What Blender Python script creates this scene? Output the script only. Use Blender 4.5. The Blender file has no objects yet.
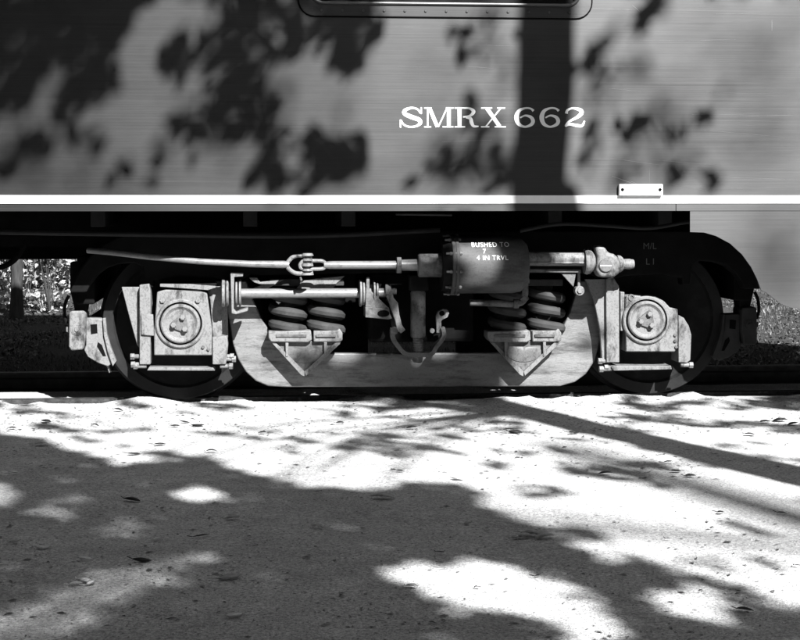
import bpy, bmesh, math, random
from mathutils import Vector, noise, Matrix
random.seed(7)
RAD = math.radians
scene = bpy.context.scene
col = scene.collection

# ------------------------------------------------------------------ camera, sky, sun, exposure
FPX = 1587.0; HOR = 199.0; YAW = RAD(5.0)
CAM = Vector((-0.911, -8.495, 1.146))
FWD = Vector((math.sin(YAW), math.cos(YAW), 0)); RGT = Vector((math.cos(YAW), -math.sin(YAW), 0)); UP = Vector((0, 0, 1))
cd = bpy.data.cameras.new('camera'); cam = bpy.data.objects.new('camera', cd); col.objects.link(cam)
cam.location = CAM; cam.rotation_euler = (RAD(90), 0, -YAW)
cd.sensor_width = 36; cd.lens = FPX / 800 * 36; cd.shift_y = (HOR - 320) / 800; cd.clip_end = 2000; cd.clip_start = 0.05
scene.camera = cam

SUN_AZ = RAD(20); SUN_EL = RAD(38.3)
SUN = Vector((math.sin(SUN_AZ) * math.cos(SUN_EL), -math.cos(SUN_AZ) * math.cos(SUN_EL), math.sin(SUN_EL)))   # towards the sun
w = bpy.data.worlds.new('World'); scene.world = w; w.use_nodes = True
nt = w.node_tree; bg = nt.nodes['Background']
sky = nt.nodes.new('ShaderNodeTexSky'); sky.sky_type = 'NISHITA'; sky.sun_disc = False
sky.sun_elevation = SUN_EL; sky.sun_rotation = math.atan2(SUN.x, SUN.y)
bw = nt.nodes.new('ShaderNodeRGBToBW')                      # black-and-white film: neutral sky
nt.links.new(sky.outputs[0], bw.inputs[0]); nt.links.new(bw.outputs[0], bg.inputs[0]); bg.inputs[1].default_value = 0.05
sl = bpy.data.lights.new('sun', 'SUN'); sl.energy = 5.0; sl.angle = RAD(0.53); sl.color = (1, 1, 1)
so = bpy.data.objects.new('sun', sl); col.objects.link(so); so.location = (6, -14, 14)
so.rotation_euler = SUN.to_track_quat('Z', 'Y').to_euler()
vs = scene.view_settings; vs.view_transform = 'Standard'; vs.look = 'None'; vs.gamma = 1; vs.exposure = 1.95
vs.use_curve_mapping = False
scene.cycles.max_bounces = 6

# ------------------------------------------------------------------ pixel helpers
def ray(px, py):
    return FWD + RGT * ((px - 400) / FPX) + UP * ((HOR - py) / FPX)
def P(px, py, Y):
    d = ray(px, py); return CAM + d * ((Y - CAM.y) / d.y)
def G(px, py, z=0.0):
    d = ray(px, py); return CAM + d * ((z - CAM.z) / d.z)

# ------------------------------------------------------------------ materials
def nodes(m): return m.node_tree.nodes, m.node_tree.links
def mat(name, c, rough=0.6, metal=0.0, var=0.25, scale=9.0, bump=0.15, bscale=60.0, stretch=(1, 1, 1), spec=0.4, dirt=None, dscale=3.0, dlim=(0.52, 0.68), pits=0.0):
    """grey procedural paint / metal / soil: base value with two scales of mottling, optional shaped dirt patches, fine bump"""
    m = bpy.data.materials.new(name); m.use_nodes = True
    N, L = nodes(m); b = N['Principled BSDF']
    tc = N.new('ShaderNodeTexCoord'); mp = N.new('ShaderNodeMapping'); mp.inputs['Scale'].default_value = stretch
    L.new(tc.outputs['Object'], mp.inputs[0])
    n1 = N.new('ShaderNodeTexNoise'); n1.inputs['Scale'].default_value = scale; n1.inputs['Detail'].default_value = 6; n1.inputs['Roughness'].default_value = 0.65
    L.new(mp.outputs[0], n1.inputs['Vector'])
    r = N.new('ShaderNodeMapRange'); r.inputs[1].default_value = 0.3; r.inputs[2].default_value = 0.7
    r.inputs[3].default_value = c * (1 - var); r.inputs[4].default_value = c * (1 + var)
    L.new(n1.outputs[0], r.inputs[0]); out = r.outputs[0]
    if dirt is not None:
        n3 = N.new('ShaderNodeTexNoise'); n3.inputs['Scale'].default_value = dscale; n3.inputs['Detail'].default_value = 8; n3.inputs['Roughness'].default_value = 0.7
        L.new(mp.outputs[0], n3.inputs['Vector'])
        dr = N.new('ShaderNodeMapRange'); dr.inputs[1].default_value = dlim[0]; dr.inputs[2].default_value = dlim[1]
        L.new(n3.outputs[0], dr.inputs[0])
        mx = N.new('ShaderNodeMix'); mx.inputs[3].default_value = dirt
        L.new(dr.outputs[0], mx.inputs[0]); L.new(out, mx.inputs[2]); mx.inputs[3].default_value = dirt; out = mx.outputs[0]
    if pits:
        vo = N.new('ShaderNodeTexNoise'); vo.inputs['Scale'].default_value = 95; vo.inputs['Detail'].default_value = 3; L.new(tc.outputs['Object'], vo.inputs['Vector'])
        pr2 = N.new('ShaderNodeMapRange'); pr2.inputs[1].default_value = 0.36; pr2.inputs[2].default_value = 0.47; pr2.inputs[3].default_value = 1 - pits; pr2.inputs[4].default_value = 1.0; L.new(vo.outputs[0], pr2.inputs[0])
        mm = N.new('ShaderNodeMath'); mm.operation = 'MULTIPLY'; L.new(out, mm.inputs[0]); L.new(pr2.outputs[0], mm.inputs[1]); out = mm.outputs[0]
    L.new(out, b.inputs['Base Color'])
    b.inputs['Roughness'].default_value = rough; b.inputs['Metallic'].default_value = metal; b.inputs['Specular IOR Level'].default_value = spec
    if bump:
        n2 = N.new('ShaderNodeTexNoise'); n2.inputs['Scale'].default_value = bscale; n2.inputs['Detail'].default_value = 5
        L.new(mp.outputs[0], n2.inputs['Vector'])
        bp = N.new('ShaderNodeBump'); bp.inputs['Strength'].default_value = bump; bp.inputs['Distance'].default_value = 0.004
        L.new(n2.outputs[0], bp.inputs['Height']); L.new(bp.outputs[0], b.inputs['Normal'])
    return m

def body_material():
    m = bpy.data.materials.new('brushed_side'); m.use_nodes = True
    N, L = nodes(m); b = N['Principled BSDF']
    tc = N.new('ShaderNodeTexCoord')
    def tex(scale, stretch, detail=4):
        mp = N.new('ShaderNodeMapping'); mp.inputs['Scale'].default_value = stretch; L.new(tc.outputs['Object'], mp.inputs[0])
        n = N.new('ShaderNodeTexNoise'); n.inputs['Scale'].default_value = scale; n.inputs['Detail'].default_value = detail; n.inputs['Roughness'].default_value = 0.6
        L.new(mp.outputs[0], n.inputs['Vector']); return n.outputs[0]
    def rng(s, a, b_, c, d):
        r = N.new('ShaderNodeMapRange'); r.inputs[1].default_value = a; r.inputs[2].default_value = b_; r.inputs[3].default_value = c; r.inputs[4].default_value = d
        L.new(s, r.inputs[0]); return r.outputs[0]
    def mul(a, b_, op='MULTIPLY'):
        q = N.new('ShaderNodeMath'); q.operation = op; L.new(a, q.inputs[0]); L.new(b_, q.inputs[1]); return q.outputs[0]
    brush = tex(1.0, (0.8, 1, 260)); fine = tex(1.0, (3, 1, 420)); blot = tex(1.6, (0.6, 1, 1.2), 6)
    c = mul(mul(rng(brush, 0.3, 0.7, 0.042, 0.049), rng(blot, 0.3, 0.7, 0.78, 1.2)), rng(fine, 0.3, 0.7, 0.9, 1.1))
    L.new(c, b.inputs['Base Color'])
    sc = tex(1.0, (0.5, 1, 95), 2)
    rg = mul(rng(blot, 0.3, 0.7, 0.50, 0.55), rng(sc, 0.62, 0.72, 0.0, 0.08), 'ADD')
    L.new(rg, b.inputs['Roughness'])
    b.inputs['Metallic'].default_value = 1.0; b.inputs['Anisotropic'].default_value = 0.6; b.inputs['Anisotropic Rotation'].default_value = 0.25
    tg = N.new('ShaderNodeCombineXYZ'); tg.inputs[0].default_value = 1.0; L.new(tg.outputs[0], b.inputs['Tangent'])
    bp = N.new('ShaderNodeBump'); bp.inputs['Strength'].default_value = 0.07; bp.inputs['Distance'].default_value = 0.002
    L.new(mul(brush, fine, 'ADD'), bp.inputs['Height']); L.new(bp.outputs[0], b.inputs['Normal'])
    return m

def ground_material():
    m = bpy.data.materials.new('packed_dirt'); m.use_nodes = True
    N, L = nodes(m); b = N['Principled BSDF']; tc = N.new('ShaderNodeTexCoord')
    def noi(s, d=5, r=0.6):
        n = N.new('ShaderNodeTexNoise'); n.inputs['Scale'].default_value = s; n.inputs['Detail'].default_value = d; n.inputs['Roughness'].default_value = r
        L.new(tc.outputs['Object'], n.inputs['Vector']); return n.outputs[0]
    def rng(s, a, b_, c, d):
        r = N.new('ShaderNodeMapRange'); r.inputs[1].default_value = a; r.inputs[2].default_value = b_; r.inputs[3].default_value = c; r.inputs[4].default_value = d
        L.new(s, r.inputs[0]); return r.outputs[0]
    def mul(a, b_, op='MULTIPLY'):
        q = N.new('ShaderNodeMath'); q.operation = op; L.new(a, q.inputs[0]); L.new(b_, q.inputs[1]); return q.outputs[0]
    big = rng(noi(0.9, 5), 0.3, 0.7, 0.34, 0.46)
    mid = rng(noi(7, 6, 0.7), 0.3, 0.7, 0.8, 1.18)
    grit = rng(noi(85, 4, 0.75), 0.32, 0.68, 0.5, 1.5)
    vo = N.new('ShaderNodeTexVoronoi'); vo.inputs['Scale'].default_value = 55; L.new(tc.outputs['Object'], vo.inputs['Vector'])
    sp = rng(vo.outputs['Distance'], 0.10, 0.22, 0.45, 1.0)
    v2 = N.new('ShaderNodeTexVoronoi'); v2.inputs['Scale'].default_value = 260; L.new(tc.outputs['Object'], v2.inputs['Vector'])
    stone = rng(v2.outputs['Color'], 0, 1, 0.72, 1.28)
    # away from the path (beyond the track) the soil is dark leaf mould
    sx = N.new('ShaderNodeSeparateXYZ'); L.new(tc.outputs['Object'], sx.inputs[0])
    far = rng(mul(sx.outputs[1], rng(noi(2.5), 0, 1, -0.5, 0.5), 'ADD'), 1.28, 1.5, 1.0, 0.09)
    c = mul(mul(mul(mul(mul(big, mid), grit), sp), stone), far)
    L.new(c, b.inputs['Base Color']); b.inputs['Roughness'].default_value = 0.95; b.inputs['Specular IOR Level'].default_value = 0.15
    bp = N.new('ShaderNodeBump'); bp.inputs['Strength'].default_value = 0.6; bp.inputs['Distance'].default_value = 0.006
    h = mul(mul(noi(120, 3, 0.7), noi(25, 4), 'ADD'), v2.outputs['Distance'], 'ADD')
    L.new(h, bp.inputs['Height']); L.new(bp.outputs[0], b.inputs['Normal'])
    return m

def leaf_mat(name, c, var=0.5, trans=0.25):
    m = bpy.data.materials.new(name); m.use_nodes = True
    N, L = nodes(m); b = N['Principled BSDF']
    g = N.new('ShaderNodeNewGeometry')
    r = N.new('ShaderNodeMapRange'); r.inputs[3].default_value = c * (1 - var); r.inputs[4].default_value = c * (1 + var)
    L.new(g.outputs['Random Per Island'], r.inputs[0]); L.new(r.outputs[0], b.inputs['Base Color'])
    b.inputs['Roughness'].default_value = 0.5
    tr = N.new('ShaderNodeBsdfTranslucent'); L.new(r.outputs[0], tr.inputs[0])
    mx = N.new('ShaderNodeMixShader'); mx.inputs[0].default_value = trans
    L.new(b.outputs[0], mx.inputs[1]); L.new(tr.outputs[0], mx.inputs[2]); L.new(mx.outputs[0], N['Material Output'].inputs[0])
    return m

M = {
 'body': body_material(),
 'white': mat('white_paint', 0.72, 0.5, var=0.08, scale=3, bump=0.05, dirt=0.4, dscale=5, dlim=(0.6, 0.8), stretch=(2, 1, .6)),
 'letter': mat('letter_paint', 0.72, 0.5, var=0.06, bump=0.05, bscale=120),
 'grey': mat('grimy_grey_paint', 0.135, 0.6, var=0.14, scale=9, bump=0.4, bscale=90, spec=0.3, stretch=(1.5, 1.5, .7), dirt=0.022, dscale=9, dlim=(0.51, 0.66), pits=0.3),
 'grey2': mat('dull_grey_paint', 0.085, 0.55, var=0.28, scale=12, bump=0.35, bscale=60, dirt=0.018, dscale=9, dlim=(0.5, 0.64), pits=0.3),
 'rod': mat('worn_rod_steel', 0.17, 0.38, metal=0.35, var=0.2, scale=20, bump=0.15, dirt=0.07, dscale=22, dlim=(0.54, 0.74), pits=0.15),
 'equal': mat('scuffed_bar_steel', 0.125, 0.5, metal=0.2, var=0.25, scale=4, bump=0.3, bscale=50, stretch=(1, 1, 5), dirt=0.03, dscale=3.2, dlim=(0.5, 0.66), pits=0.15),
 'cyl': mat('brake_cylinder_paint', 0.05, 0.62, var=0.18, scale=6, bump=0.12, stretch=(1, 1, 4), spec=0.25, dirt=0.025, dscale=5, dlim=(0.48, 0.66), pits=0.2),
 'wheel': mat('wheel_steel', 0.008, 0.7, metal=0.0, spec=0.1, var=0.4, scale=6, bump=0.2, dirt=0.018, dscale=4),
 'wheel_rim': mat('wheel_rim_steel', 0.011, 0.6, metal=0.0, spec=0.12, var=0.4, scale=6, bump=0.2),
 'black': mat('black_underframe_paint', 0.005, 0.85, var=0.4, bump=0.1, spec=0.03),
 'frame': mat('black_frame_paint', 0.005, 0.7, var=0.4, bump=0.15, spec=0.06),
 'spring': mat('dark_spring_steel', 0.034, 0.7, metal=0.0, spec=0.12, var=0.3, bump=0.2, dirt=0.02, dscale=8),
 'dim': mat('dusty_black_paint', 0.012, 0.7, var=0.4, bump=0.2, spec=0.2),
 'shaded_head': mat('shade_darkened_paint', 0.022, 0.7, var=0.4, bump=0.3, spec=0.15),  # truck paint with the right brake head's shade put into its colour
 'gap': mat('rubber_and_hole_black', 0.004, 0.9, var=0.2, bump=0, spec=0.02),  # rubber and screws, also the painted darkness of holes
 'faint': mat('faded_stencil_paint', 0.06, 0.7, var=0.3, bump=0),
 'stencil': mat('white_stencil_paint', 0.75, 0.6, var=0.12, scale=60, bump=0.05),
 'glass': mat('window_glass', 0.015, 0.06, var=0.1, bump=0, spec=0.5),
 'alu': mat('window_frame_aluminium', 0.08, 0.4, metal=0.7, var=0.15, bump=0.1),
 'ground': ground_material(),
 'rail': mat('rail_steel', 0.10, 0.6, metal=0.2, var=0.4, bump=0.3),
 'dustyrail': mat('dusty_rail_steel', 0.03, 0.8, var=0.6, scale=18, bump=0.8, bscale=90, dirt=0.16, dscale=7, dlim=(0.56, 0.68), spec=0.1, pits=0.3),
 'scratch': mat('bright_scratch', 0.16, 0.5, metal=0.6, var=0.4, bump=0),
 'bark': mat('bark', 0.07, 0.9, var=0.5, scale=6, bump=0.9, bscale=18, stretch=(6, 6, 1), spec=0.1),
 'bark2': mat('grey_bark', 0.032, 0.9, var=0.45, scale=7, bump=0.9, bscale=18, stretch=(6, 6, 1), spec=0.1),
 'leaf': leaf_mat('green_leaves', 0.06, 0.5, 0.12),
 'leaf2': leaf_mat('pale_green_leaves', 0.22, 0.7, 0.3),
 'grass': leaf_mat('grass_blades', 0.075, 0.6, 0.3),
 'dry': mat('dry_leaf', 0.55, 0.7, var=0.25, scale=40, bump=0.3),
 'drypale': mat('pale_dry_leaf', 0.8, 0.7, var=0.12, scale=40, bump=0.3),
 'drydark': mat('dark_wet_leaf', 0.025, 0.6, var=0.4, scale=40, bump=0.3),
 'litter': leaf_mat('leaf_litter_bits', 0.07, 0.8, 0.0),
 'banklitter': leaf_mat('bank_leaf_litter', 0.045, 0.9, 0.0),
 'pebble': leaf_mat('pebbles', 0.26, 0.5, 0.0),
}

# ------------------------------------------------------------------ object helpers
def link(o, parent=None):
    col.objects.link(o)
    if parent: o.parent = parent; o.matrix_parent_inverse = Matrix.Identity(4)
    return o
def world_origin(parent):
    v = Vector((0, 0, 0)); p = parent
    while p: v += p.location; p = p.parent
    return v
def obj(name, bm, m, parent=None, bevel=0.0, smooth=True, seg=2, angle=35):
    """link a bmesh given in world coordinates as ONE mesh object under parent"""
    bmesh.ops.recalc_face_normals(bm, faces=bm.faces)
    off = world_origin(parent) if parent else Vector((0, 0, 0))
    if parent: bmesh.ops.translate(bm, vec=-off, verts=bm.verts)
    me = bpy.data.meshes.new(name); bm.to_mesh(me); bm.free()
    me.materials.append(M[m])
    if smooth:
        me.polygons.foreach_set('use_smooth', [True] * len(me.polygons))
        me.set_sharp_from_angle(angle=RAD(angle))
    o = bpy.data.objects.new(name, me); link(o, parent)
    if bevel:
        b = o.modifiers.new('bevel', 'BEVEL'); b.width = bevel; b.segments = seg; b.limit_method = 'ANGLE'; b.angle_limit = RAD(40)
    return o
def tag(o, label, cat, group=None):
    o['label'] = label; o['category'] = cat
    if group: o['group'] = group
    return o
def thing(name, loc, label, cat, group=None):
    o = bpy.data.objects.new(name, None); o.empty_display_size = 0.2; col.objects.link(o); o.location = loc
    return tag(o, label, cat, group)
def struct(o, kind='structure'):
    o['kind'] = kind; return o
def B(): return bmesh.new()
def box(bm, x0, x1, y0, y1, z0, z1):
    v = [bm.verts.new((x, y, z)) for x in (x0, x1) for y in (y0, y1) for z in (z0, z1)]
    for f in ((0, 1, 3, 2), (4, 6, 7, 5), (0, 4, 5, 1), (2, 3, 7, 6), (0, 2, 6, 4), (1, 5, 7, 3)): bm.faces.new([v[i] for i in f])
def prism(bm, pts, y0, y1, pix=True, plane=None):
    """outline in photograph pixels measured at depth plane y0 (or world (x, z) pairs), with real thickness from y0 back to y1"""
    q = []
    for p in pts:
        if pix: v = P(p[0], p[1], y0 if plane is None else plane); q.append((v.x, v.z))
        else: q.append(p)
    a = [bm.verts.new((x, y0, z)) for x, z in q]; b = [bm.verts.new((x, y1, z)) for x, z in q]
    bm.faces.new(a); bm.faces.new(b[::-1]); n = len(q)
    for i in range(n): bm.faces.new((a[i], b[i], b[(i + 1) % n], a[(i + 1) % n]))
def basis(d):
    d = d.normalized(); t = Vector((0, 0, 1)) if abs(d.z) < 0.9 else Vector((1, 0, 0))
    u = d.cross(t).normalized(); return d, u, d.cross(u).normalized()
def lathe(bm, p0, d, prof, seg=28):
    """profile [(along, radius)] turned round the axis p0 + d"""
    d, u, v = basis(Vector(d)); p0 = Vector(p0); rings = []
    for a, r in prof:
        if r < 1e-5: rings.append([bm.verts.new(p0 + d * a)])
        else: rings.append([bm.verts.new(p0 + d * a + (u * math.cos(t) + v * math.sin(t)) * r) for t in [2 * math.pi * k / seg for k in range(seg)]])
    for a, b in zip(rings, rings[1:]):
        for k in range(seg):
            k2 = (k + 1) % seg
            if len(a) == 1 and len(b) == 1: break
            if len(a) == 1: bm.faces.new((a[0], b[k], b[k2]))
            elif len(b) == 1: bm.faces.new((a[k], b[0], a[k2]))
            else: bm.faces.new((a[k], b[k], b[k2], a[k2]))
def cyl(bm, p0, p1, r0, r1=None, seg=20):
    p0 = Vector(p0); p1 = Vector(p1); l = (p1 - p0).length; r1 = r0 if r1 is None else r1
    lathe(bm, p0, p1 - p0, [(0, 0), (0, r0), (l, r1), (l, 0)], seg)
def smooth_path(pts, n=6):
    pts = [Vector(p) for p in pts]; out = []
    for i in range(len(pts) - 1):
        p0 = pts[max(i - 1, 0)]; p1 = pts[i]; p2 = pts[i + 1]; p3 = pts[min(i + 2, len(pts) - 1)]
        for k in range(n):
            t = k / n
            out.append(0.5 * ((2 * p1) + (p2 - p0) * t + (2 * p0 - 5 * p1 + 4 * p2 - p3) * t * t + (3 * p1 - p0 - 3 * p2 + p3) * t ** 3))
    out.append(pts[-1]); return out
def tube(bm, pts, r, seg=10, closed=False, flat=None):
    """round (or flat: half-sizes across / deep) bar along a path"""
    pts = [Vector(p) for p in pts]; n = len(pts); rings = []; prev = None
    for i, p in enumerate(pts):
        a = pts[(i - 1) % n] if closed or i > 0 else p; b = pts[(i + 1) % n] if closed or i < n - 1 else p
        d = (b - a).normalized()
        if prev is None: _, u, v = basis(d)
        else:
            u = prev - d * prev.dot(d); u.normalize(); v = d.cross(u)
        if flat is not None:
            v = Vector((0, 1, 0)); u = d.cross(v).normalized()
            ring = [p + u * flat[0] * sx + v * flat[1] * sy for sx, sy in ((1, 1), (1, -1), (-1, -1), (-1, 1))]
        else:
            rr = r[i] if isinstance(r, (list, tuple)) else r
            ring = [p + (u * math.cos(t) + v * math.sin(t)) * rr for t in [2 * math.pi * k / seg for k in range(seg)]]
        prev = u; rings.append([bm.verts.new(q) for q in ring])
    s = len(rings[0]); m = n if closed else n - 1
    for i in range(m):
        a = rings[i]; b = rings[(i + 1) % n]
        for k in range(s): bm.faces.new((a[k], b[k], b[(k + 1) % s], a[(k + 1) % s]))
    if not closed: bm.faces.new(rings[0][::-1]); bm.faces.new(rings[-1])
def px_path(pts, Y): return [P(x, y, Y) for x, y in pts]
def bolt(name, c, d, r, h, m, parent, seg=6):
    bm = B(); lathe(bm, c, d, [(-0.004, r), (h * 0.75, r), (h, r * 0.8), (h, 0)], seg); return obj(name, bm, m, parent, smooth=False)
PX = 1 / 183.0        # metres in one photograph pixel at the truck's face

# ------------------------------------------------------------------ ground, rails
def ground_z(x, y):
    n = noise.noise(Vector((x * 1.3, y * 1.3, 0))) * 0.012 + noise.noise(Vector((x * 5, y * 5, 3))) * 0.004
    if y < 0.55: return n - 0.012
    def lerp(y0, y1, a, b): t = min(max((y - y0) / (y1 - y0), 0), 1); t = t * t * (3 - 2 * t); return a + (b - a) * t
    if y < 1.35:
        rag = max(0, noise.noise(Vector((x * 2.3, y * 3, 21))) * .06 + noise.noise(Vector((x * 9, y * 9, 22))) * .03) * (1 if y < .84 else 0)
        return n * 0.7 + lerp(0.6, 0.66, -0.012, -0.026) + rag
    if y < 2.9: return n + lerp(1.35, 1.5, -0.026, -0.11)
    if y < 6: return n * 2 + lerp(2.9, 4.0, -0.11, -0.04)
    return n * 3 - 0.04 + min(0.085 * (y - 6), 6) + noise.noise(Vector((x * .5, y * .5, 7))) * 0.12 * min(1, (y - 6) / 3)
def spaced(lo, hi, flo, fhi, step):
    a = []; v = flo
    while v < fhi: a.append(v); v += step
    s = step
    while v < hi: a.append(v); s *= 1.35; v += s
    a.append(hi); v = flo - step; s = step; pre = []
    while v > lo: pre.append(v); s *= 1.35; v -= s
    pre.append(lo); return pre[::-1] + a
gx = spaced(-180, 180, -4.2, 4.2, 0.07); gy = spaced(-160, 220, -5.2, 3.2, 0.06)
vt = [(x, y, ground_z(x, y)) for y in gy for x in gx]; nx = len(gx)
fc = [(j * nx + i, j * nx + i + 1, (j + 1) * nx + i + 1, (j + 1) * nx + i) for j in range(len(gy) - 1) for i in range(nx - 1)]
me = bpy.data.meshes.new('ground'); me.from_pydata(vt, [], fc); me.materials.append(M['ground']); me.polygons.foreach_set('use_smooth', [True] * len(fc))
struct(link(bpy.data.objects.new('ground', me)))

def rail(yc, label):
    bm = B()
    pr = [(-.035, 0), (.035, 0), (.037, -.012), (.035, -.035), (.009, -.048), (.009, -.115), (.02, -.125), (.065, -.135), (.065, -.147), (-.065, -.147), (-.065, -.135), (-.02, -.125), (-.009, -.115), (-.009, -.048), (-.035, -.035), (-.037, -.012)]
    a = [bm.verts.new((-40, yc + y, z)) for y, z in pr]; b = [bm.verts.new((40, yc + y, z)) for y, z in pr]
    n = len(pr); bm.faces.new(a); bm.faces.new(b[::-1])
    for i in range(n): bm.faces.new((a[i], b[i], b[(i + 1) % n], a[(i + 1) % n]))
    return tag(obj('rail', bm, 'dustyrail' if yc < 1 else 'rail', smooth=False), label, 'rail', 'rails of the track')
rail(0.755, 'steel rail under the pale journal boxes, sunk flush in the sunlit ground')
rail(2.19, 'dark steel rail beyond the wheels, in the shade under the car')

# ------------------------------------------------------------------ railcar
XL, XR = -9.0, 3.75          # body ends
YF = 2.94                    # far side
ZB = P(400, 211, 0).z        # bottom edge of the side
zs0 = P(400, 203.4, 0).z; zs1 = P(400, 195.2, 0).z
car = thing('railcar', (0, 1.47, 0), 'grey railway passenger car with white stripe and number SMRX 662 on its side', 'railcar')
ZT = 2.98
WX0, WX1 = P(299, 10, 0).x, P(591, 10, 0).x; WZ0 = P(450, 17, 0).z; WZ1 = WZ0 + 0.74
pitch = 3.5
wins = [(WX0 + k * pitch, WX1 + k * pitch) for k in (-2, -1, 0)]
wins = [(a, b) for a, b in wins if a > XL + .3 and b < XR - .25]
def rrect(x0, x1, z0, z1, r, n=6):
    out = []
    for cx, cz, a0 in ((x1 - r, z0 + r, -90), (x1 - r, z1 - r, 0), (x0 + r, z1 - r, 90), (x0 + r, z0 + r, 180)):
        for k in range(n + 1):
            t = RAD(a0 + 90 * k / n); out.append((cx + r * math.cos(t), cz + r * math.sin(t)))
    return out
# near side wall: a sheet with real window openings, built as panels round them
bm = B(); th = 0.012
def wall(bm, x0, x1, z0, z1, y0, y1): box(bm, x0, x1, y0, y1, z0, z1)
zsill = WZ0 + 0.02
wall(bm, XL, XR, zs1 - 0.001, zsill, 0, th)
edges = [XL] + [v for a, b in wins for v in (a + .02, b - .02)] + [XR]
for i in range(0, len(edges), 2): wall(bm, edges[i], edges[i + 1], zsill, WZ1 - .02, 0, th)
wall(bm, XL, XR, WZ1 - .02, ZT, 0, th)
side = obj('side_wall', bm, 'body', car, smooth=False)
bm = B(); box(bm, XL, XR, -0.004, th, zs0, zs1 - 0.001); obj('stripe', bm, 'white', car, smooth=False)
seamx = P(676, 207, 0).x
for a, b in ((XL, seamx - .002), (seamx + .002, XR)):
    bm = B(); box(bm, a, b, 0.001, th, ZB, zs0); obj('side_sill', bm, 'body', car, smooth=False)
bm = B(); box(bm, XL, XR, th, YF - th, ZB + 0.015, ZB + 0.10); obj('underframe', bm, 'black', car, smooth=False)
bm = B(); box(bm, XL, XR, 1.15, 1.75, 0.86, ZB + 0.015); obj('centre_sill', bm, 'black', car, smooth=False)
bm = B(); box(bm, XL, XR, YF - th, YF, ZB, ZT); obj('side_wall', bm, 'body', car, smooth=False)
bm = B(); box(bm, XL, -1.95, YF - 0.03, YF - .014, 0.72, ZB); obj('skirt', bm, 'black', car, smooth=False)
bm = B(); box(bm, 1.9, XR, YF - 0.03, YF - .014, 0.54, ZB); obj('skirt', bm, 'black', car, smooth=False)
for x in (XL, XR - th):
    bm = B(); box(bm, x, x + th, th, YF - th, ZB, ZT + .4); obj('end_wall', bm, 'body', car, smooth=False)
bm = B(); pr = [(YF / 2 + (YF / 2 + .02) * math.cos(t), ZT + 1.12 * math.sin(t)) for t in [math.pi * k / 20 for k in range(21)]]
a = [bm.verts.new((XL, y, z)) for y, z in pr]; b = [bm.verts.new((XR, y, z)) for y, z in pr]
for i in range(20): bm.faces.new((a[i], b[i], b[i + 1], a[i + 1]))
bm.faces.new(a); bm.faces.new(b[::-1]); bm.faces.new((a[0], a[-1], b[-1], b[0]))
obj('roof', bm, 'body', car)
# near skirt behind the truck, cut by the curved truck opening
arc = [(691, 232), (704, 232.5), (716, 236), (730, 243.5), (742, 254.5), (751, 267), (757, 279), (761, 290), (766, 292.5), (773, 298), (781, 304), (790, 307.5), (800, 309)]
q = [(P(x, y, 0.006).x, P(x, y, 0.006).z) for x, y in arc]
zsk = q[-1][1]; xr = P(690, 230, 0.006).x
out = [(xr, ZB - .002), (xr, q[0][1])] + q[1:] + [(XR, zsk), (XR, ZB - .002)]
bm = B(); prism(bm, out, 0.004, 0.014, pix=False); obj('skirt', bm, 'body', car, smooth=False)
# windows
for a, b in wins:
    bm = B()
    o1 = rrect(a, b, WZ0, WZ1, .085); i1 = rrect(a + .075, b - .075, WZ0 + .075, WZ1 - .075, .06)
    fo = [bm.verts.new((x, -0.006, z)) for x, z in o1]; fi = [bm.verts.new((x, -0.012, z)) for x, z in i1]
    ro = [bm.verts.new((x, -0.0005, z)) for x, z in o1]; ri = [bm.verts.new((x, 0.05, z)) for x, z in i1]
    n = len(o1)
    for k in range(n):
        k2 = (k + 1) % n
        bm.faces.new((fo[k], fo[k2], fi[k2], fi[k])); bm.faces.new((ro[k], ro[k2], fo[k2], fo[k])); bm.faces.new((fi[k], fi[k2], ri[k2], ri[k]))
    wn = obj('window', bm, 'body', car, smooth=False)
    bm = B(); tube(bm, [(x, -0.013, z) for x, z in rrect(a + .068, b - .068, WZ0 + .068, WZ1 - .068, .06)], 0.009, 8, closed=True); obj('gasket', bm, 'alu', wn)
    bm = B(); prism(bm, rrect(a + .06, b - .06, WZ0 + .06, WZ1 - .06, .06), 0.03, 0.038, pix=False); obj('pane', bm, 'glass', wn, smooth=False)
    bm = B(); tube(bm, [(x, -0.001, z) for x, z in rrect(a - .004, b + .004, WZ0 - .004, WZ1 + .004, .089)], 0.005, 6, closed=True); obj('seal', bm, 'gap', wn)
    for k in range(13):
        x = a + .12 + (b - a - .24) * k / 12
        bolt('rivet', (x, -0.008, WZ0 + .03), (0, -1, 0), .007, .006, 'alu', wn, 8)
# marker plate over the stripe
pl = P(619.5, 184.2, -0.03); pr_ = P(663, 195.6, -0.03)
bm = B(); box(bm, pl.x, pr_.x, -0.028, -0.001, pr_.z, pl.z); plate = obj('marker_plate', bm, 'white', car, bevel=.003)
for x in (622.5, 660):
    c = P(x, 189.6, -0.028); bolt('screw', (c.x, -0.028, c.z), (0, -1, 0), .009, .004, 'gap', plate, 8)
# dim floor beams and air lines under the car
for px in (95, 250, 350, 560, 672):
    x = P(px, 230, .3).x; bm = B(); box(bm, x - .04, x + .04, .45, 2.8, ZB - .09, ZB + .014); obj('floor_beam', bm, 'dim', car, bevel=.004, smooth=False)
bm = B(); tube(bm, smooth_path([P(520, 231, .25), P(560, 224, .25), P(610, 226, .22), P(650, 228, .22), P(688, 222, .22), P(720, 220, .22)]), .011, 8); obj('air_line', bm, 'dim', car)
bm = B(); tube(bm, smooth_path([P(0, 232, .35), P(120, 234, .35), P(300, 236, .35), P(440, 230, .35)]), .014, 8); obj('air_line', bm, 'dim', car)
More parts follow.
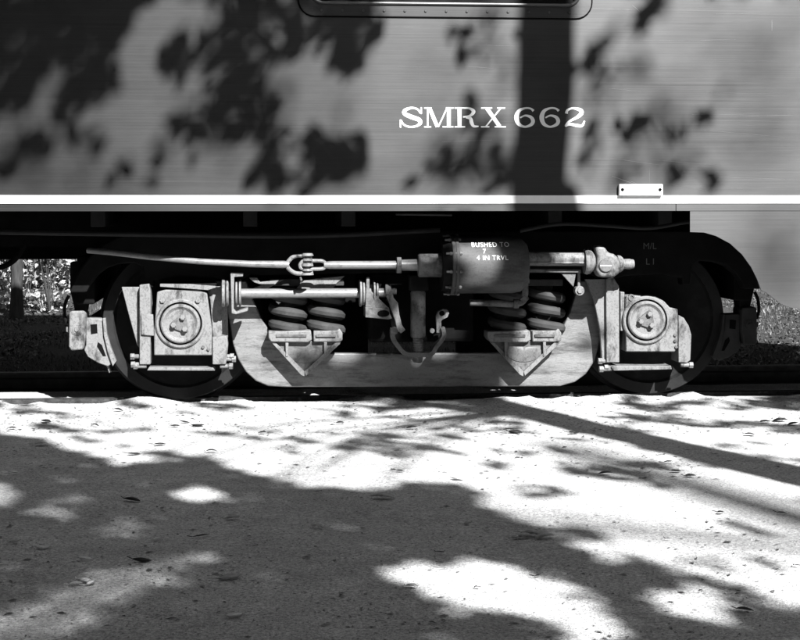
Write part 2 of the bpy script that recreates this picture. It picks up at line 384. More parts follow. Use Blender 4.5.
# hanging hose under the floor, left
bm = B(); tube(bm, smooth_path([P(26, 240, .9), P(22, 250, .9), P(12, 262, .9), P(-4, 268, .9), P(-30, 264, .9), P(-50, 240, .9)]), .016, 8); obj('hose', bm, 'black', car)
bm = B(); cyl(bm, P(396, 214.2, .05), P(452, 215.0, .05), .006); obj('conduit', bm, 'spring', car)

# lettering SMRX 662, cut from broad serifed strokes; coordinates in pixels of the photograph
def ribbon(bm, pts, y, n=7, smooth=True):
    """pts: (px, py, half width px, optional) -> flat ribbon lying on the car side"""
    v = [Vector((p[0], p[1], p[2] * (.80 if p[2] > 1.2 else .92))) for p in pts]
    v = smooth_path(v, n) if smooth and len(v) > 2 else v
    L_, R_ = [], []
    for i, p in enumerate(v):
        a = v[max(i - 1, 0)]; b = v[min(i + 1, len(v) - 1)]
        d = Vector((b.x - a.x, b.y - a.y)); d.normalize(); nn = Vector((-d.y, d.x))
        for lst, s in ((L_, 1), (R_, -1)):
            w_ = P(p.x + nn.x * p.z * s, p.y + nn.y * p.z * s, -0.002); lst.append(bm.verts.new((w_.x, y, w_.z)))
    for i in range(len(v) - 1): bm.faces.new((L_[i], L_[i + 1], R_[i + 1], R_[i]))
def letter(ch, strokes, poly=()):
    bm = B(); y = -0.0012
    for s in strokes:
        ribbon(bm, s, y, smooth=len(s) > 2); y -= 0.00025
    o = obj('letter_' + ch if ch.isalpha() else 'digit', bm, 'letter', car, smooth=False)
    return o
def bar(x0, y0, x1, y1, w_): return [(x0, y0, w_), (x1, y1, w_)]
T_, BT = 107.3, 127.6
sy = .75
letter('s', [[(420.4, 113.2, .9), (417.5, 109.3, 1.0), (411.5, 108.0, 1.2), (405.2, 110.2, 2.1), (404.6, 113.6, 2.5), (411.0, 116.8, 2.7), (419.0, 119.8, 2.6), (420.2, 123.2, 2.2), (416.0, 126.2, 1.3), (409.0, 126.8, 1.0), (403.6, 124.4, 1.0), (401.0, 120.2, .9)],
             bar(421.2, T_, 421.2, 114.0, .8), bar(400.6, 119.6, 400.6, BT, .8)])
letter('m', [bar(424.2, T_ + sy, 431.5, T_ + sy, sy), bar(446.0, T_ + sy, 453.4, T_ + sy, sy), bar(424.2, BT - sy, 431.2, BT - sy, sy), bar(442.6, BT - sy, 453.4, BT - sy, sy),
             bar(427.6, T_, 427.6, BT, .75), bar(448.8, T_, 448.8, BT, 2.4), bar(429.4, T_ + .7, 437.4, BT - .8, 2.3), bar(447.2, T_ + .4, 438.2, BT - .5, .75)])
letter('r', [bar(454.6, T_ + sy, 467, T_ + sy, sy), bar(454.6, BT - sy, 465.2, BT - sy, sy), bar(459.6, T_, 459.6, BT, 2.5),
             [(464, T_ + .8, .8), (469.5, 108.4, 1.1), (473.6, 111.6, 2.3), (470, 115.8, 1.4), (463, 117.0, .8)],
             [(466, 117.2, 1.2), (470.4, 118.6, 2.0), (471.6, 122.8, 2.3), (473.8, 126.2, 1.6), (478.6, 126.4, .7)]])
letter('x', [bar(481.2, T_ + sy, 492.2, T_ + sy, sy), bar(497.2, T_ + sy, 505.0, T_ + sy, sy), bar(481.0, BT - sy, 489.4, BT - sy, sy), bar(494.6, BT - sy, 505.8, BT - sy, sy),
             bar(487.0, T_ + 1.1, 499.6, BT - 1.1, 2.5), bar(501.2, T_ + .4, 485.4, BT - .4, .8)])
for dx in (0, 25.2):
    letter('6', [[(533.6 + dx, 111.0, 1.6), (530.5 + dx, 108.6, 1.0), (525.2 + dx, 108.2, 1.0), (519.0 + dx, 111.0, 2.1), (516.6 + dx, 117.2, 2.9), (518.6 + dx, 123.8, 2.3), (524.8 + dx, 126.8, 1.1), (531.2 + dx, 124.6, 2.0), (533.0 + dx, 121.0, 2.4), (530.8 + dx, 117.2, 1.9), (525.2 + dx, 115.6, 1.0), (520.2 + dx, 117.8, .8)]])
letter('2', [[(566.4, 113.6, 1.9), (567.6, 110.2, 1.5), (573.0, 108.3, 1.1), (580.6, 110.2, 2.3), (581.2, 113.8, 2.5), (576.6, 117.6, 1.8), (568.6, 122.0, 1.2), (565.4, 126.6, 1.0)],
             [(565.2, 126.0, 1.4), (570.0, 124.2, 1.7), (577.0, 125.6, 1.9), (582.2, 125.6, 1.6), (584.6, 120.8, .8)]])

# bright scratches rubbed into the side
bm = B(); random.seed(31); y = -0.0006
SC = [(590, 8, 632, 10), (632, 5, 640, 12), (692, 114.5, 760, 114), (740, 116, 800, 115), (668, 184, 706, 190.5), (612, 176, 640, 186), (772, 20, 772, 31), (640, 40, 700, 41), (620, 186, 630, 181), (630, 181, 641, 186), (649.5, 168, 649.5, 184), (700, 130, 790, 138), (706, 92, 800, 95), (590, 66, 660, 66.5), (716, 14, 760, 13), (690, 176, 800, 180), (610, 158, 660, 165), (705, 62, 790, 61)]
for k in range(14):
    x = random.uniform(380, 800); yy = random.uniform(5, 190); l = random.uniform(12, 70); SC.append((x, yy, x + l, yy + random.uniform(-.06, .09) * l))
for k, (x0, y0, x1, y1) in enumerate(SC):
    w_ = random.uniform(.06, .14) * (1.4 if k < 18 else 1)
    ribbon(bm, [(x0, y0, w_ * .4), ((x0 + x1) / 2, (y0 + y1) / 2 + random.uniform(-.4, .4), w_), (x1, y1, w_ * .3)], y, 3); y -= .000005
struct(obj('scratches', bm, 'scratch', car, smooth=False), 'stuff')

# ------------------------------------------------------------------ truck (bogie)
tk = thing('railcar_truck', (0, 1.47, 0), 'four-wheel railway truck with coil springs and brake cylinder under the grey car', 'truck')
def mirror_x(pts): return [(-x, z) for x, z in pts[::-1]]
WR = 0.4435; WBX = 1.37

# wheels and axles
def wheel(x, s):
    """s = -1: outer face looks towards -Y (near side)"""
    y0 = 1.47 + s * 0.785
    c = (x, y0, WR); d = (0, -s, 0)
    bm = B()
    lathe(bm, c, d, [(0.0, WR - 0.004), (0.004, WR), (0.105, WR + 0.004), (0.118, WR + 0.022), (0.130, WR + 0.026), (0.140, WR + 0.015), (0.140, WR - .05), (0.0, WR - 0.062), (0.0, WR - 0.004)], 72)
    wh = obj('wheel', bm, 'wheel_rim', tk, angle=25)
    bm = B(); lathe(bm, c, d, [(-0.01, 0), (-0.01, .11), (0.0, .135), (0.03, .17), (0.05, .28), (0.02, WR - .075), (0.002, WR - .062), (.12, WR - .06), (.10, .2), (.14, .14), (.14, 0)], 48)
    obj('wheel_plate', bm, 'wheel', wh)
for x in (-WBX, WBX):
    wheel(x, -1); wheel(x, 1)
    bm = B(); cyl(bm, (x, .60, WR), (x, 2.34, WR), .085, seg=24); obj('axle', bm, 'wheel', tk)

# side frames: arched ends, straight beam, horn gaps over the boxes
arc_r = [(660, 231), (690, 231), (704, 232.5), (716, 236), (730, 243.5), (742, 254.5), (751, 267), (757, 279), (760.5, 289)]
inn_r = [(745, 289), (741, 281), (735, 273), (726, 266), (714, 262), (700, 261), (692, 265), (690, 285), (682, 285), (682, 278), (660, 274), (625, 276), (612, 279), (600, 279), (590, 274)]
fr = [(P(x, y, .50).x, P(x, y, .50).z) for x, y in arc_r]; fi = [(P(x, y, .50).x, P(x, y, .50).z) for x, y in inn_r]
zt = fr[0][1]; zm = fi[-1][1]
out = [(0, zt)] + fr + fi + [(0.12, zm + .01)]
full = out + mirror_x(out[1:])
bm = B(); prism(bm, full, .50, .60, pix=False); obj('side_frame', bm, 'frame', tk, bevel=.008, smooth=False)
bm = B(); prism(bm, full, 2.34, 2.44, pix=False); obj('side_frame', bm, 'frame', tk, smooth=False)
# end transoms, bolster, cross plates, added blocking sheets (all dark)
for x in (-1.9, -.42, .42, 1.9):
    bm = B(); box(bm, x - .05, x + .05, .6, 2.34, .55, .82); obj('transom', bm, 'black', tk, bevel=.01, smooth=False)
bm = B(); box(bm, -.30, .30, .50, 2.44, .33, .72); obj('bolster', bm, 'black', tk, bevel=.02, smooth=False)
for x in (-1.9, 1.9, -.82, .82):                                    # brake beams behind the shoes
    bm = B(); box(bm, x - .045, x + .045, .86, 2.08, .30, .44); obj('brake_beam', bm, 'black', tk, bevel=.01, smooth=False)
for s in (-1, 1):
    bm = B(); box(bm, s * .98, s * 1.02, .62, 2.3, .50, .78); obj('cross_plate', bm, 'black', tk, smooth=False)
    bm = B(); box(bm, min(s * .27, s * 1.0), max(s * .27, s * 1.0), 1.05, 1.12, .10, .80); obj('blocking_sheet', bm, 'black', tk, smooth=False)  # added dark sheet, keeps the sunlit bank from showing between the parts
# stencils on the frame
def text_mesh(body, size, spacing=1.0):
    c = bpy.data.curves.new('t', 'FONT'); c.body = body; c.size = size; c.space_character = spacing; c.resolution_u = 3
    o = bpy.data.objects.new('t', c); col.objects.link(o); bpy.context.view_layer.update()
    me = bpy.data.meshes.new_from_object(o.evaluated_get(bpy.context.evaluated_depsgraph_get()))
    bpy.data.objects.remove(o); bpy.data.curves.remove(c); return me
def text_obj(name, body, size, place, m, parent, spacing=1.0):
    me = text_mesh(body, size, spacing); bm = B(); bm.from_mesh(me); bpy.data.meshes.remove(me)
    xs = [v.co.x for v in bm.verts]; ys = [v.co.y for v in bm.verts]; cx = (min(xs) + max(xs)) / 2; cy = (min(ys) + max(ys)) / 2
    for v in bm.verts: v.co = Vector(place(v.co.x - cx, v.co.y - cy))
    return obj(name, bm, m, parent, smooth=False)
for t, px, py, s in (('M/L', 650, 246, .052), ('L I', 650, 261.5, .052)):
    c = P(px, py, .498); text_obj('stencil', t, s, lambda x, y, c=c: (c.x + x, .4975, c.z + y), 'faint', tk)

# journal boxes
def journal(cx, cy, face, boss):
    Y0 = .455
    bm = B(); prism(bm, face, Y0, .66); jb = obj('journal_box', bm, 'grey', tk, bevel=.007)
    c = P(cx, cy, Y0); r = PX
    bm = B(); lathe(bm, c, (0, -1, 0), [(-.02, 25.5 * r), (.010, 25.3 * r), (.016, 24 * r), (.016, 22.2 * r), (-.002, 21.6 * r), (-.002, 0)], 48); obj('boss', bm, 'grey', jb, angle=25)
    bm = B(); lathe(bm, c, (0, -1, 0), [(-.001, 21.6 * r), (.0015, 21.6 * r), (.0015, 0)], 48); obj('seal_ring', bm, 'gap', jb)
    bm = B(); lathe(bm, c, (0, -1, 0), [(.001, 20.3 * r), (.020, 20.0 * r), (.026, 18.8 * r), (.026, 17.4 * r), (.018, 15.8 * r), (.014, 14.6 * r), (.014, 0)], 48)
    lid = obj('lid', bm, 'grey', jb, angle=25)
    tri = []
    for k in range(3):
        a = RAD(70 + 120 * k)
        for t in range(5):
            b = a + RAD(-60 + 30 * t); tri.append((c.x + math.cos(a) * 7.2 * r + math.cos(b) * 3.4 * r, c.z + math.sin(a) * 7.2 * r + math.sin(b) * 3.4 * r))
    bm = B(); prism(bm, tri, c.y - .026, c.y - .010, pix=False); obj('lock_plate', bm, 'grey2', jb, bevel=.002)
    for k in range(3):
        a = RAD(70 + 120 * k); bolt('bolt', (c.x + math.cos(a) * 7 * r, c.y - .028, c.z + math.sin(a) * 7 * r), (0, -1, 0), 3.0 * r, .018, 'grey', jb)
    return jb
JL = journal(180.5, 323.5, [(157, 292), (166, 289.5), (198, 289.5), (207, 293), (209, 308), (212, 330), (212, 355.5), (154, 355.5), (154, 330), (156, 308)], True)
JR = journal(646, 320, [(626, 352), (625.5, 300), (627, 296), (634, 295.5), (640, 295.8), (655, 296), (664, 301), (670, 307.5), (678, 309), (678, 345), (675, 352)], True)
bm = B(); prism(bm, [(160, 284), (216, 284), (216, 287.5), (208, 290.2), (160, 286.8)], .440, .60); obj('cover_plate', bm, 'grey', JL, bevel=.002)
for x, y in ((162.5, 300.5), (198, 300.5)):
    c = P(x, y, .455); bolt('bolt', c, (0, -1, 0), .016, .012, 'grey', JL)
for x, y in ((203, 347), (208.5, 349)):
    c = P(x, y, .455); bolt('bolt', c, (0, -1, 0), .010, .012, 'grey2', JL)
c = P(631.5, 297.5, .455)
bm = B(); lathe(bm, c, (0, -1, 0), [(-.02, .019), (.006, .019), (.006, .011), (.0, .010), (0, 0)], 16); obj('lug', bm, 'grey2', JR)
for x, y in ((675, 335), (675, 341), (676, 347)):
    c = P(x, y, .455); bolt('bolt', c, (0, -1, 0), .010, .010, 'grey2', JR)

# pedestal legs, wear plates, tie bars
def part(name, pts, y0, y1, m, bevel=.004, parent=None): bm = B(); prism(bm, pts, y0, y1); return obj(name, bm, m, parent or tk, bevel=bevel)
part('pedestal_leg', [(139.5, 285), (149, 284), (150.5, 291), (150.5, 364.5), (139.5, 364.5)], .445, .62, 'grey')
part('wear_plate', [(141, 314.5), (153, 314.5), (154, 336), (141, 335)], .432, .46, 'grey')
part('pedestal_leg', [(212.5, 337), (227, 336), (228, 345), (226, 364.5), (212.5, 364.5)], .445, .62, 'grey')
part('pedestal_leg', [(206, 287), (227, 286), (228, 338), (213, 338), (210, 300)], .50, .62, 'grey')
part('pedestal_web', [(121.5, 287), (139.5, 287), (139.5, 348), (137, 345), (129, 316)], .50, .53, 'grey')  # wide pedestal piece, its left edge cut along the shade boundary
part('pedestal_leg', [(606, 279), (614, 278), (619, 286), (619.5, 362.5), (606.5, 362.5)], .445, .62, 'grey')
part('pedestal_web', [(585, 279), (606, 279), (606.5, 362), (602, 360), (600, 330), (594, 300)], .47, .50, 'grey')  # pedestal plate cut to the outline of its sunlit area
part('wear_plate', [(620.5, 292), (624.5, 292), (624, 331), (620.5, 331)], .46, .52, 'grey')
part('pedestal_leg', [(678.5, 315), (684, 318), (689, 326), (691.5, 335), (690.5, 360), (687, 363), (678.5, 362.5)], .455, .62, 'grey')
for pts in (([(147, 370.5), (149, 367.3), (213, 367.8), (215, 370.8)]), ([(611, 367), (614, 365.6), (657, 366.2), (671, 365.6), (672, 369.4), (614, 370.8)])):
    part('tie_bar', pts, .448, .60, 'grey', .003)
for x, y in ((134.5, 356.5), (135, 364.5), (137.5, 366), (230, 356.5), (232, 359), (229, 366), (602, 361), (603, 369), (608, 367.5), (689, 365)):
    c = P(x, y, .47); d = Vector((-1, 0, 0)) if x < 180 or 600 < x < 640 else Vector((1, 0, 0))
    bm = B(); cyl(bm, c - d * .05, c + d * .012, .013, seg=10); cyl(bm, c, c + d * .022, .019, seg=6); obj('pedestal_bolt', bm, 'grey', tk)

# drop equalizer bar
eq = [(215, 281), (246, 281), (253, 300), (262, 320), (272, 334), (286, 349), (300, 353), (345, 353.5), (400, 353.5), (480, 353), (530, 352), (546, 347), (560, 334), (570, 312), (577, 290), (580, 281), (606, 281),
      (602, 300), (601, 330), (598.5, 348), (594, 362), (586, 374), (575, 382), (560, 386.2), (400, 387), (285, 387), (268, 386), (256, 381), (246, 372), (238, 359), (233, 344), (230.5, 328), (226, 305)]
part('equalizer_bar', eq, .56, .615, 'equal', .006)

# spring seats
def spring_seat(cx, dx=0):
    o = cx - 304.5
    s = part('spring_seat', [(272 + o, 341), (339 + o, 341), (307 + o, 374), (303.5 + o, 375.5), (300.5 + o, 373.5)], .475, .56, 'grey2', .004)
    part('seat_cup', [(268.5 + o, 331.5), (311 + o, 330.5), (312 + o, 340), (308 + o, 342.5), (271 + o, 342), (268.5 + o, 338)], .440, .60, 'grey', .006, s)
    part('seat_cup', [(313.5 + o, 331), (337 + o, 330.5), (339.5 + o, 328.5), (342.5 + o, 333), (342.5 + o, 340.5), (340 + o, 342), (313.5 + o, 342)], .445, .60, 'grey', .006, s)
    for a, b, c_, d in ((276, 306.5, 334.3, 337.2), (316, 336, 334.2, 337)):
        part('slot_rib', [(a + o, c_), (b + o, c_), (b + o, d), (a + o, d)], .433, .45, 'grey2', .002, s)
    for x in (287, 325.5):
        part('gusset', [(x - 1.5 + o, 342), (x + 1.5 + o, 342), (x + 1.2 + o, 356 if x < 300 else 355), (x - 1.2 + o, 357)], .448, .49, 'grey', .002, s)
    part('edge_rib', [(271 + o, 342), (275 + o, 342), (304.5 + o, 371.5), (304.5 + o, 376.5), (301 + o, 375)], .455, .49, 'grey', .002, s)
    part('edge_rib', [(336 + o, 342), (340.5 + o, 342), (340 + o, 344), (306 + o, 376), (304.5 + o, 371.5)], .455, .49, 'grey', .002, s)
    bm = B(); lathe(bm, P(305 + o, 353, .475), (0, -1, 0), [(-.01, .105), (.004, .10), (.008, .05), (.008, 0)], 24)
    for v in bm.verts: v.co.z = min(v.co.z, P(305, 345, .475).z)
    for v in bm.verts: v.co.z = P(305, 353, .475).z + (v.co.z - P(305, 353, .475).z) * .55
    obj('dome', bm, 'grey2', s)
def coil(cx, ytop, ybot, turns, R_, r, Y):
    a = P(cx, ytop, Y); b = P(cx, ybot, Y); pts = []; n = int(turns * 20)
    for i in range(n + 1):
        t = i / n; ang = t * turns * 2 * math.pi + 1.0
        pts.append((a.x + math.cos(ang) * R_, Y + math.sin(ang) * R_, a.z + (b.z - a.z) * t))
    bm = B(); tube(bm, pts, r, 9); obj('coil_spring', bm, 'spring', tk)
spring_seat(304.5); spring_seat(523.5)
for cx in (288, 326): coil(cx, 288, 331, 2.9, .084, .0295, .56)
for cx in (507, 546): coil(cx, 286, 331, 3.0, .084, .0295, .56)
for cx in (307, 526):
    part('spring_cap', [(cx - 37, 279), (cx + 37, 279), (cx + 37, 286), (cx - 37, 286)], .48, .66, 'spring', .006)
part('spring_hanger', [(248.5, 277.5), (257, 277.5), (260, 282), (270, 281), (284, 279.5), (268, 288.5), (253, 288.5), (262, 285), (254, 282.5)], .47, .50, 'grey', .003)
part('spring_hanger', [(296, 289), (304, 280.5), (316, 278.5), (345, 276), (337, 283), (333, 289)], .47, .50, 'grey', .003)

# stabilizer bar with end discs and brackets
YB = .42
def disc(name, x, y, r, t, Y, m='grey', parent=None):
    c = P(x, y, Y); bm = B(); lathe(bm, c, (1, 0, 0), [(-t / 2, 0), (-t / 2, r * .92), (-t * .3, r), (t * .3, r), (t / 2, r * .92), (t / 2, 0)], 28); return obj(name, bm, m, parent or tk)
bm = B(); a = P(222, 293.5, YB); b = P(390, 293.0, YB); cyl(bm, a, b, 4.9 * PX, seg=24); sb = obj('stabilizer_bar', bm, 'rod', tk)
for x, r, t in ((223.5, 14.5, .020), (227.5, 13.5, .016), (236.5, 13.5, .013), (240, 14.0, .014), (360.5, 14, .014), (363.5, 12.5, .012), (374, 13, .012), (377, 11.5, .012)):
    disc('end_disc', x, 293, r * PX, t, YB, 'grey', sb)
part('bar_bracket', [(230.5, 273.5), (243, 274), (243, 276.5), (234.2, 277), (233.6, 309), (236, 312), (248, 308), (248, 311), (236, 314.5), (231.5, 313.5)], .345, .46, 'grey', .003)
part('bar_bracket', [(366.5, 277), (369.5, 277), (369.5, 289.5), (389, 308), (391, 319), (366, 317.5), (365.5, 306)], .36, .375, 'grey2', .003)
part('bar_bracket', [(365.3, 307), (388, 308.6), (392, 318.5), (389, 319.5), (365.3, 317.5)], .352, .50, 'grey2', .003)
bm = B(); c = P(383.5, 313.5, .350)
lathe(bm, c, (0, -1, 0), [(-.002, .034), (.0012, .034), (.0012, 0)], 20)
for v in bm.verts: v.co.z = c.z + (v.co.z - c.z) * .55
obj('slot', bm, 'gap', tk)  # darkness of the slot, laid on as a black oval
part('link_arm', [(386, 296), (392, 292), (394, 298), (398, 303), (399.5, 315), (402, 325), (405.5, 330), (401, 333.5), (397, 331), (395, 320), (391, 310), (389, 303)], .375, .41, 'grey', .004)
disc('nut', 388, 290, .033, .03, .40, 'grey'); disc('nut', 392, 291.5, .018, .05, .40, 'grey')
c = P(394, 330.5, .385); bm = B(); cyl(bm, c, c + Vector((0, -.03, 0)), .022, seg=8); obj('nut', bm, 'grey2', tk)

# vertical shock absorber and its U hanger
YS = .40
a = P(418, 290.5, YS); b = P(418, 337.5, YS); c = P(418, 352, YS); d = P(417, 363, YS)
bm = B(); lathe(bm, a, b - a, [(0, 0), (0, 6.6 * PX), (.012, 7.8 * PX), ((b - a).length - .01, 7.8 * PX), ((b - a).length, 7 * PX), ((b - a).length, 0)], 24); sh = obj('shock_absorber', bm, 'grey2', tk)
bm = B(); l = (c - b).length; lathe(bm, b, c - b, [(0, 5.2 * PX)] + [(l * k / 12, (5.6 if k % 2 else 5.0) * PX) for k in range(1, 12)] + [(l, 5.2 * PX)], 20); obj('thread', bm, 'grey2', sh)
bm = B(); lathe(bm, c, d - c, [(0, 0), (0, 8 * PX), (.02, 8 * PX), (.024, 6 * PX), (.05, 6 * PX), (.06, 4 * PX), (.06, 0)], 6); obj('nut', bm, 'grey2', sh)
bm = B(); box(bm, a.x - .055, a.x + .055, YS - .05, YS + .1, a.z, a.z + .09); obj('cap', bm, 'frame', sh, bevel=.008)
bm = B(); tube(bm, smooth_path(px_path([(392.5, 328), (393, 338), (398, 346), (404, 352.5), (411, 354.2), (427, 354.2), (432.5, 352), (436, 346), (441, 340), (443.5, 334), (442, 327)], YS)), 0, flat=(2.3 * PX, .035)); obj('hanger_strap', bm, 'grey2', tk, bevel=.003)
part('eye_bracket', [(436.5, 333), (436, 316), (438, 311.5), (443, 309), (447.5, 309.5), (449.3, 313), (447.5, 317.5), (443, 319.5), (441.3, 321), (441.5, 333)], .385, .415, 'grey', .003)
c = P(441.8, 313.3, .385); bm = B(); lathe(bm, c, (0, -1, 0), [(-.002, .015), (.001, .015), (.001, 0)], 16); obj('eye_hole', bm, 'gap', tk)  # black disc painted in for the dark hole
c = P(432, 330.5, .39); bm = B(); cyl(bm, c, c + Vector((0, -.02, 0)), .014, seg=8); obj('nut', bm, 'grey', tk)

# brake cylinder on its side, with neck, flange and stencil
YC = .31; r = PX * .985
c0 = P(441, 265, YC)
def cx_(px): return P(px, 265, YC).x - c0.x
bm = B(); lathe(bm, c0, (1, 0, 0), [(cx_(456.5), 0), (cx_(456.5), 29.6 * r), (cx_(512), 29.6 * r), (cx_(520), 28 * r), (cx_(526), 22 * r), (cx_(528), 12 * r), (cx_(528), 0)], 56); bc = obj('brake_cylinder', bm, 'cyl', tk, angle=30)
bm = B(); lathe(bm, c0, (1, 0, 0), [(cx_(449.5), 0), (cx_(449.5), 30.5 * r), (cx_(450), 31.4 * r), (cx_(452.4), 31.4 * r), (cx_(452.6), 30.6 * r), (cx_(453.4), 30.6 * r), (cx_(453.6), 31.4 * r), (cx_(456.2), 31.4 * r), (cx_(456.6), 30.4 * r), (cx_(456.6), 0)], 56); obj('flange', bm, 'cyl', bc, angle=30)
bm = B(); lathe(bm, c0, (1, 0, 0), [(cx_(441), 12.8 * r), (cx_(441), 26 * r), (cx_(446), 29 * r), (cx_(449.6), 29.4 * r), (cx_(449.6), 0)], 40); obj('cylinder_head', bm, 'frame', bc)
bm = B(); lathe(bm, c0, (1, 0, 0), [(cx_(418), 0), (cx_(418), 11.2 * r), (cx_(419.5), 12.4 * r), (cx_(442), 12.6 * r), (cx_(442), 0)], 32); obj('neck', bm, 'grey2', bc)
bm = B(); lathe(bm, c0, (1, 0, 0), [(cx_(400), 0), (cx_(400), 5.6 * r), (cx_(419), 6.2 * r), (cx_(419), 0)], 24); obj('push_rod', bm, 'rod', bc)
bm = B(); lathe(bm, c0, (1, 0, 0), [(cx_(396.5), 0), (cx_(396.5), 9.5 * r), (cx_(401), 9.5 * r), (cx_(401), 0)], 6); obj('nut', bm, 'grey2', bc, bevel=.002)
for k in range(10):
    a = 2 * math.pi * (k + .3) / 10
    p = Vector((P(453, 265, YC).x, YC + math.cos(a) * 30.2 * r, c0.z + math.sin(a) * 30.2 * r))
    bm = B(); cyl(bm, p - Vector((.055, 0, 0)), p + Vector((.035, 0, 0)), .006, seg=8); cyl(bm, p - Vector((.034, 0, 0)), p - Vector((.022, 0, 0)), .010, seg=6); cyl(bm, p + Vector((.020, 0, 0)), p + Vector((.032, 0, 0)), .010, seg=6)
    obj('bolt', bm, 'grey', bc)
Rc = 29.6 * r + .0012
def on_cyl(px, py):
    base = P(px, 265, YC).x; 
    def place(x, y):
        zz = (265 - py) * r * .96 + y; ang = math.asin(max(-.97, min(.97, zz / Rc)))
        return (base + x, YC - math.cos(ang) * Rc, c0.z + math.sin(ang) * Rc)
    return place
for t, px, py in (('BUSHED TO', 487.5, 242.4), ('7', 481, 249.2), ('4 IN TRVL', 488.5, 256.2)):
    text_obj('stencil', t, .036, on_cyl(px, py), 'stencil', bc, 1.12)

# brake rods to the left, clevis and pin
YRD = .30
bm = B(); tube(bm, px_path([(397, 265), (330, 265), (324, 265)], YRD), [4.2 * PX, 4.0 * PX, 3.2 * PX], 16); obj('brake_rod', bm, 'rod', tk)
bm = B(); tube(bm, [P(x, y, Y) for x, y, Y in ((88, 250.5, .50), (112, 252.6, .42), (150, 257, .34), (200, 261.5, .31), (250, 264, YRD), (284, 264.5, YRD), (289, 264.5, YRD))], [3.0 * PX] * 4 + [3.3 * PX, 3.8 * PX, 3 * PX], 14); obj('brake_rod', bm, 'rod', tk)
bm = B(); tube(bm, smooth_path(px_path([(312, 256.2), (300, 255.5), (293, 257), (288, 262), (287, 265), (289, 269), (295, 273), (302, 273.6), (313, 273)], YRD), 5), 2.2 * PX, 9); obj('clevis', bm, 'grey', tk)
bm = B(); lp = [(303, 261), (320, 260.8), (324.5, 262.5), (326, 265), (324.5, 267.6), (320, 269), (303, 268.8), (300, 265)]
tube(bm, smooth_path(px_path(lp + [lp[0]], YRD), 5)[:-1], 1.9 * PX, 8, closed=True); obj('rod_eye', bm, 'grey', tk)
a = P(307.5, 275.5, YRD); b = P(307.5, 252.5, YRD)
bm = B(); cyl(bm, a, b, 2.6 * PX, seg=12); cp = obj('clevis_pin', bm, 'grey', tk)
for y, rr, hh in ((254.4, 6.2, 2.6), (259.6, 5.2, 2.4), (264.6, 6.0, 3.0), (269.8, 5.4, 2.2), (273.8, 6.4, 2.2)):
    p = P(307.5, y, YRD); bm = B(); lathe(bm, p, (0, 0, 1), [(-hh * PX / 2, 0), (-hh * PX / 2, rr * PX), (hh * PX / 2, rr * .9 * PX), (hh * PX / 2, 0)], 20); obj('washer', bm, 'grey', cp)
bm = B(); cyl(bm, P(300.5, 277, YRD), P(301.5, 280.5, YRD), .006, seg=6); obj('cotter', bm, 'grey2', cp)

# slack adjuster to the right
YA = .30
a = P(505, 258.8, YA); b = P(585, 259.0, YA)
bm = B(); cyl(bm, a, b, 7.2 * PX, seg=28); sa = obj('adjuster_tube', bm, 'grey', tk)
bm = B(); cyl(bm, P(515, 262.8, YA - .036), P(584, 262.8, YA - .036), .006, seg=8); obj('bead', bm, 'grey', sa)
bm = B(); lathe(bm, P(584, 261.5, YA), (1, 0, 0), [(0, 0), (0, 12.5 * PX), (.016, 13.5 * PX), (.034, 12.6 * PX), (.058, 8 * PX), (.058, 0)], 28); obj('collar', bm, 'grey', sa)
bm = B(); prism(bm, [(594.5, 246.5), (599, 245.6), (604.5, 246), (607, 250), (608.5, 253), (614, 254), (618, 257), (621, 262), (621.5, 268), (619, 274), (614, 277.5), (600, 277.5), (596, 270), (597.5, 256)], YA - .06, YA + .06)
hd = obj('adjuster_head', bm, 'grey', sa, bevel=.02, seg=4)
c = P(605.5, 265.5, YA - .06)
bm = B(); lathe(bm, c, (0, -1, 0), [(-.01, 7 * PX), (.008, 6.8 * PX), (.011, 6.2 * PX), (.011, 0)], 28); obj('plug', bm, 'grey2', sa)
bm = B(); box(bm, c.x - 5.8 * PX, c.x + 5.8 * PX, c.y - .0135, c.y - .009, c.z - .003, c.z + .002); obj('plug_slot', bm, 'white', sa, smooth=False)
bm = B(); lathe(bm, P(617, 264, YA), (1, 0, 0), [(0, 0), (0, 9.2 * PX), (.02, 8.6 * PX), (.032, 6.8 * PX), (.034, 5.2 * PX), (.075, 5.4 * PX), (.078, 5 * PX), (.094, 4.6 * PX), (.097, 3.8 * PX), (.097, 0)], 20)
obj('adjuster_tip', bm, 'grey', sa)
# bracket, arm and pipe under the adjuster
part('support_bar', [(529, 269), (581, 269.6), (581, 272.6), (529, 272.4)], .315, .38, 'grey2', .002)
part('gusset', [(561, 273.2), (576, 273.2), (573.5, 287)], .33, .345, 'grey2', .002)
bm = B(); cyl(bm, P(578.8, 271, .34), P(578.8, 287, .34), .0085, seg=10); obj('drop_rod', bm, 'grey', tk)
c = P(579, 290.5, .34); bm = B(); cyl(bm, c + Vector((0, .03, 0)), c + Vector((0, -.025, 0)), 5 * PX, seg=14); cyl(bm, c + Vector((0, -.02, 0)), c + Vector((0, -.034, 0)), 3 * PX, seg=6); obj('rod_end', bm, 'grey', tk, bevel=.002)
bm = B(); tube(bm, smooth_path(px_path([(527, 262), (525.5, 268), (525, 280), (525, 294), (523, 301), (515, 304), (500, 303.5), (470, 302.5)], .33), 5), 3.4 * PX, 12); pp = obj('air_pipe', bm, 'grey2', tk)
for x, y, d in ((525, 281, (0, 0, 1)), (524, 299, (-.6, 0, 1)), (516, 303.7, (1, 0, 0))):
    bm = B(); lathe(bm, P(x, y, .33), d, [(-.014, 0), (-.014, 4.8 * PX), (.014, 4.8 * PX), (.014, 0)], 12); obj('coupling', bm, 'grey2', pp)

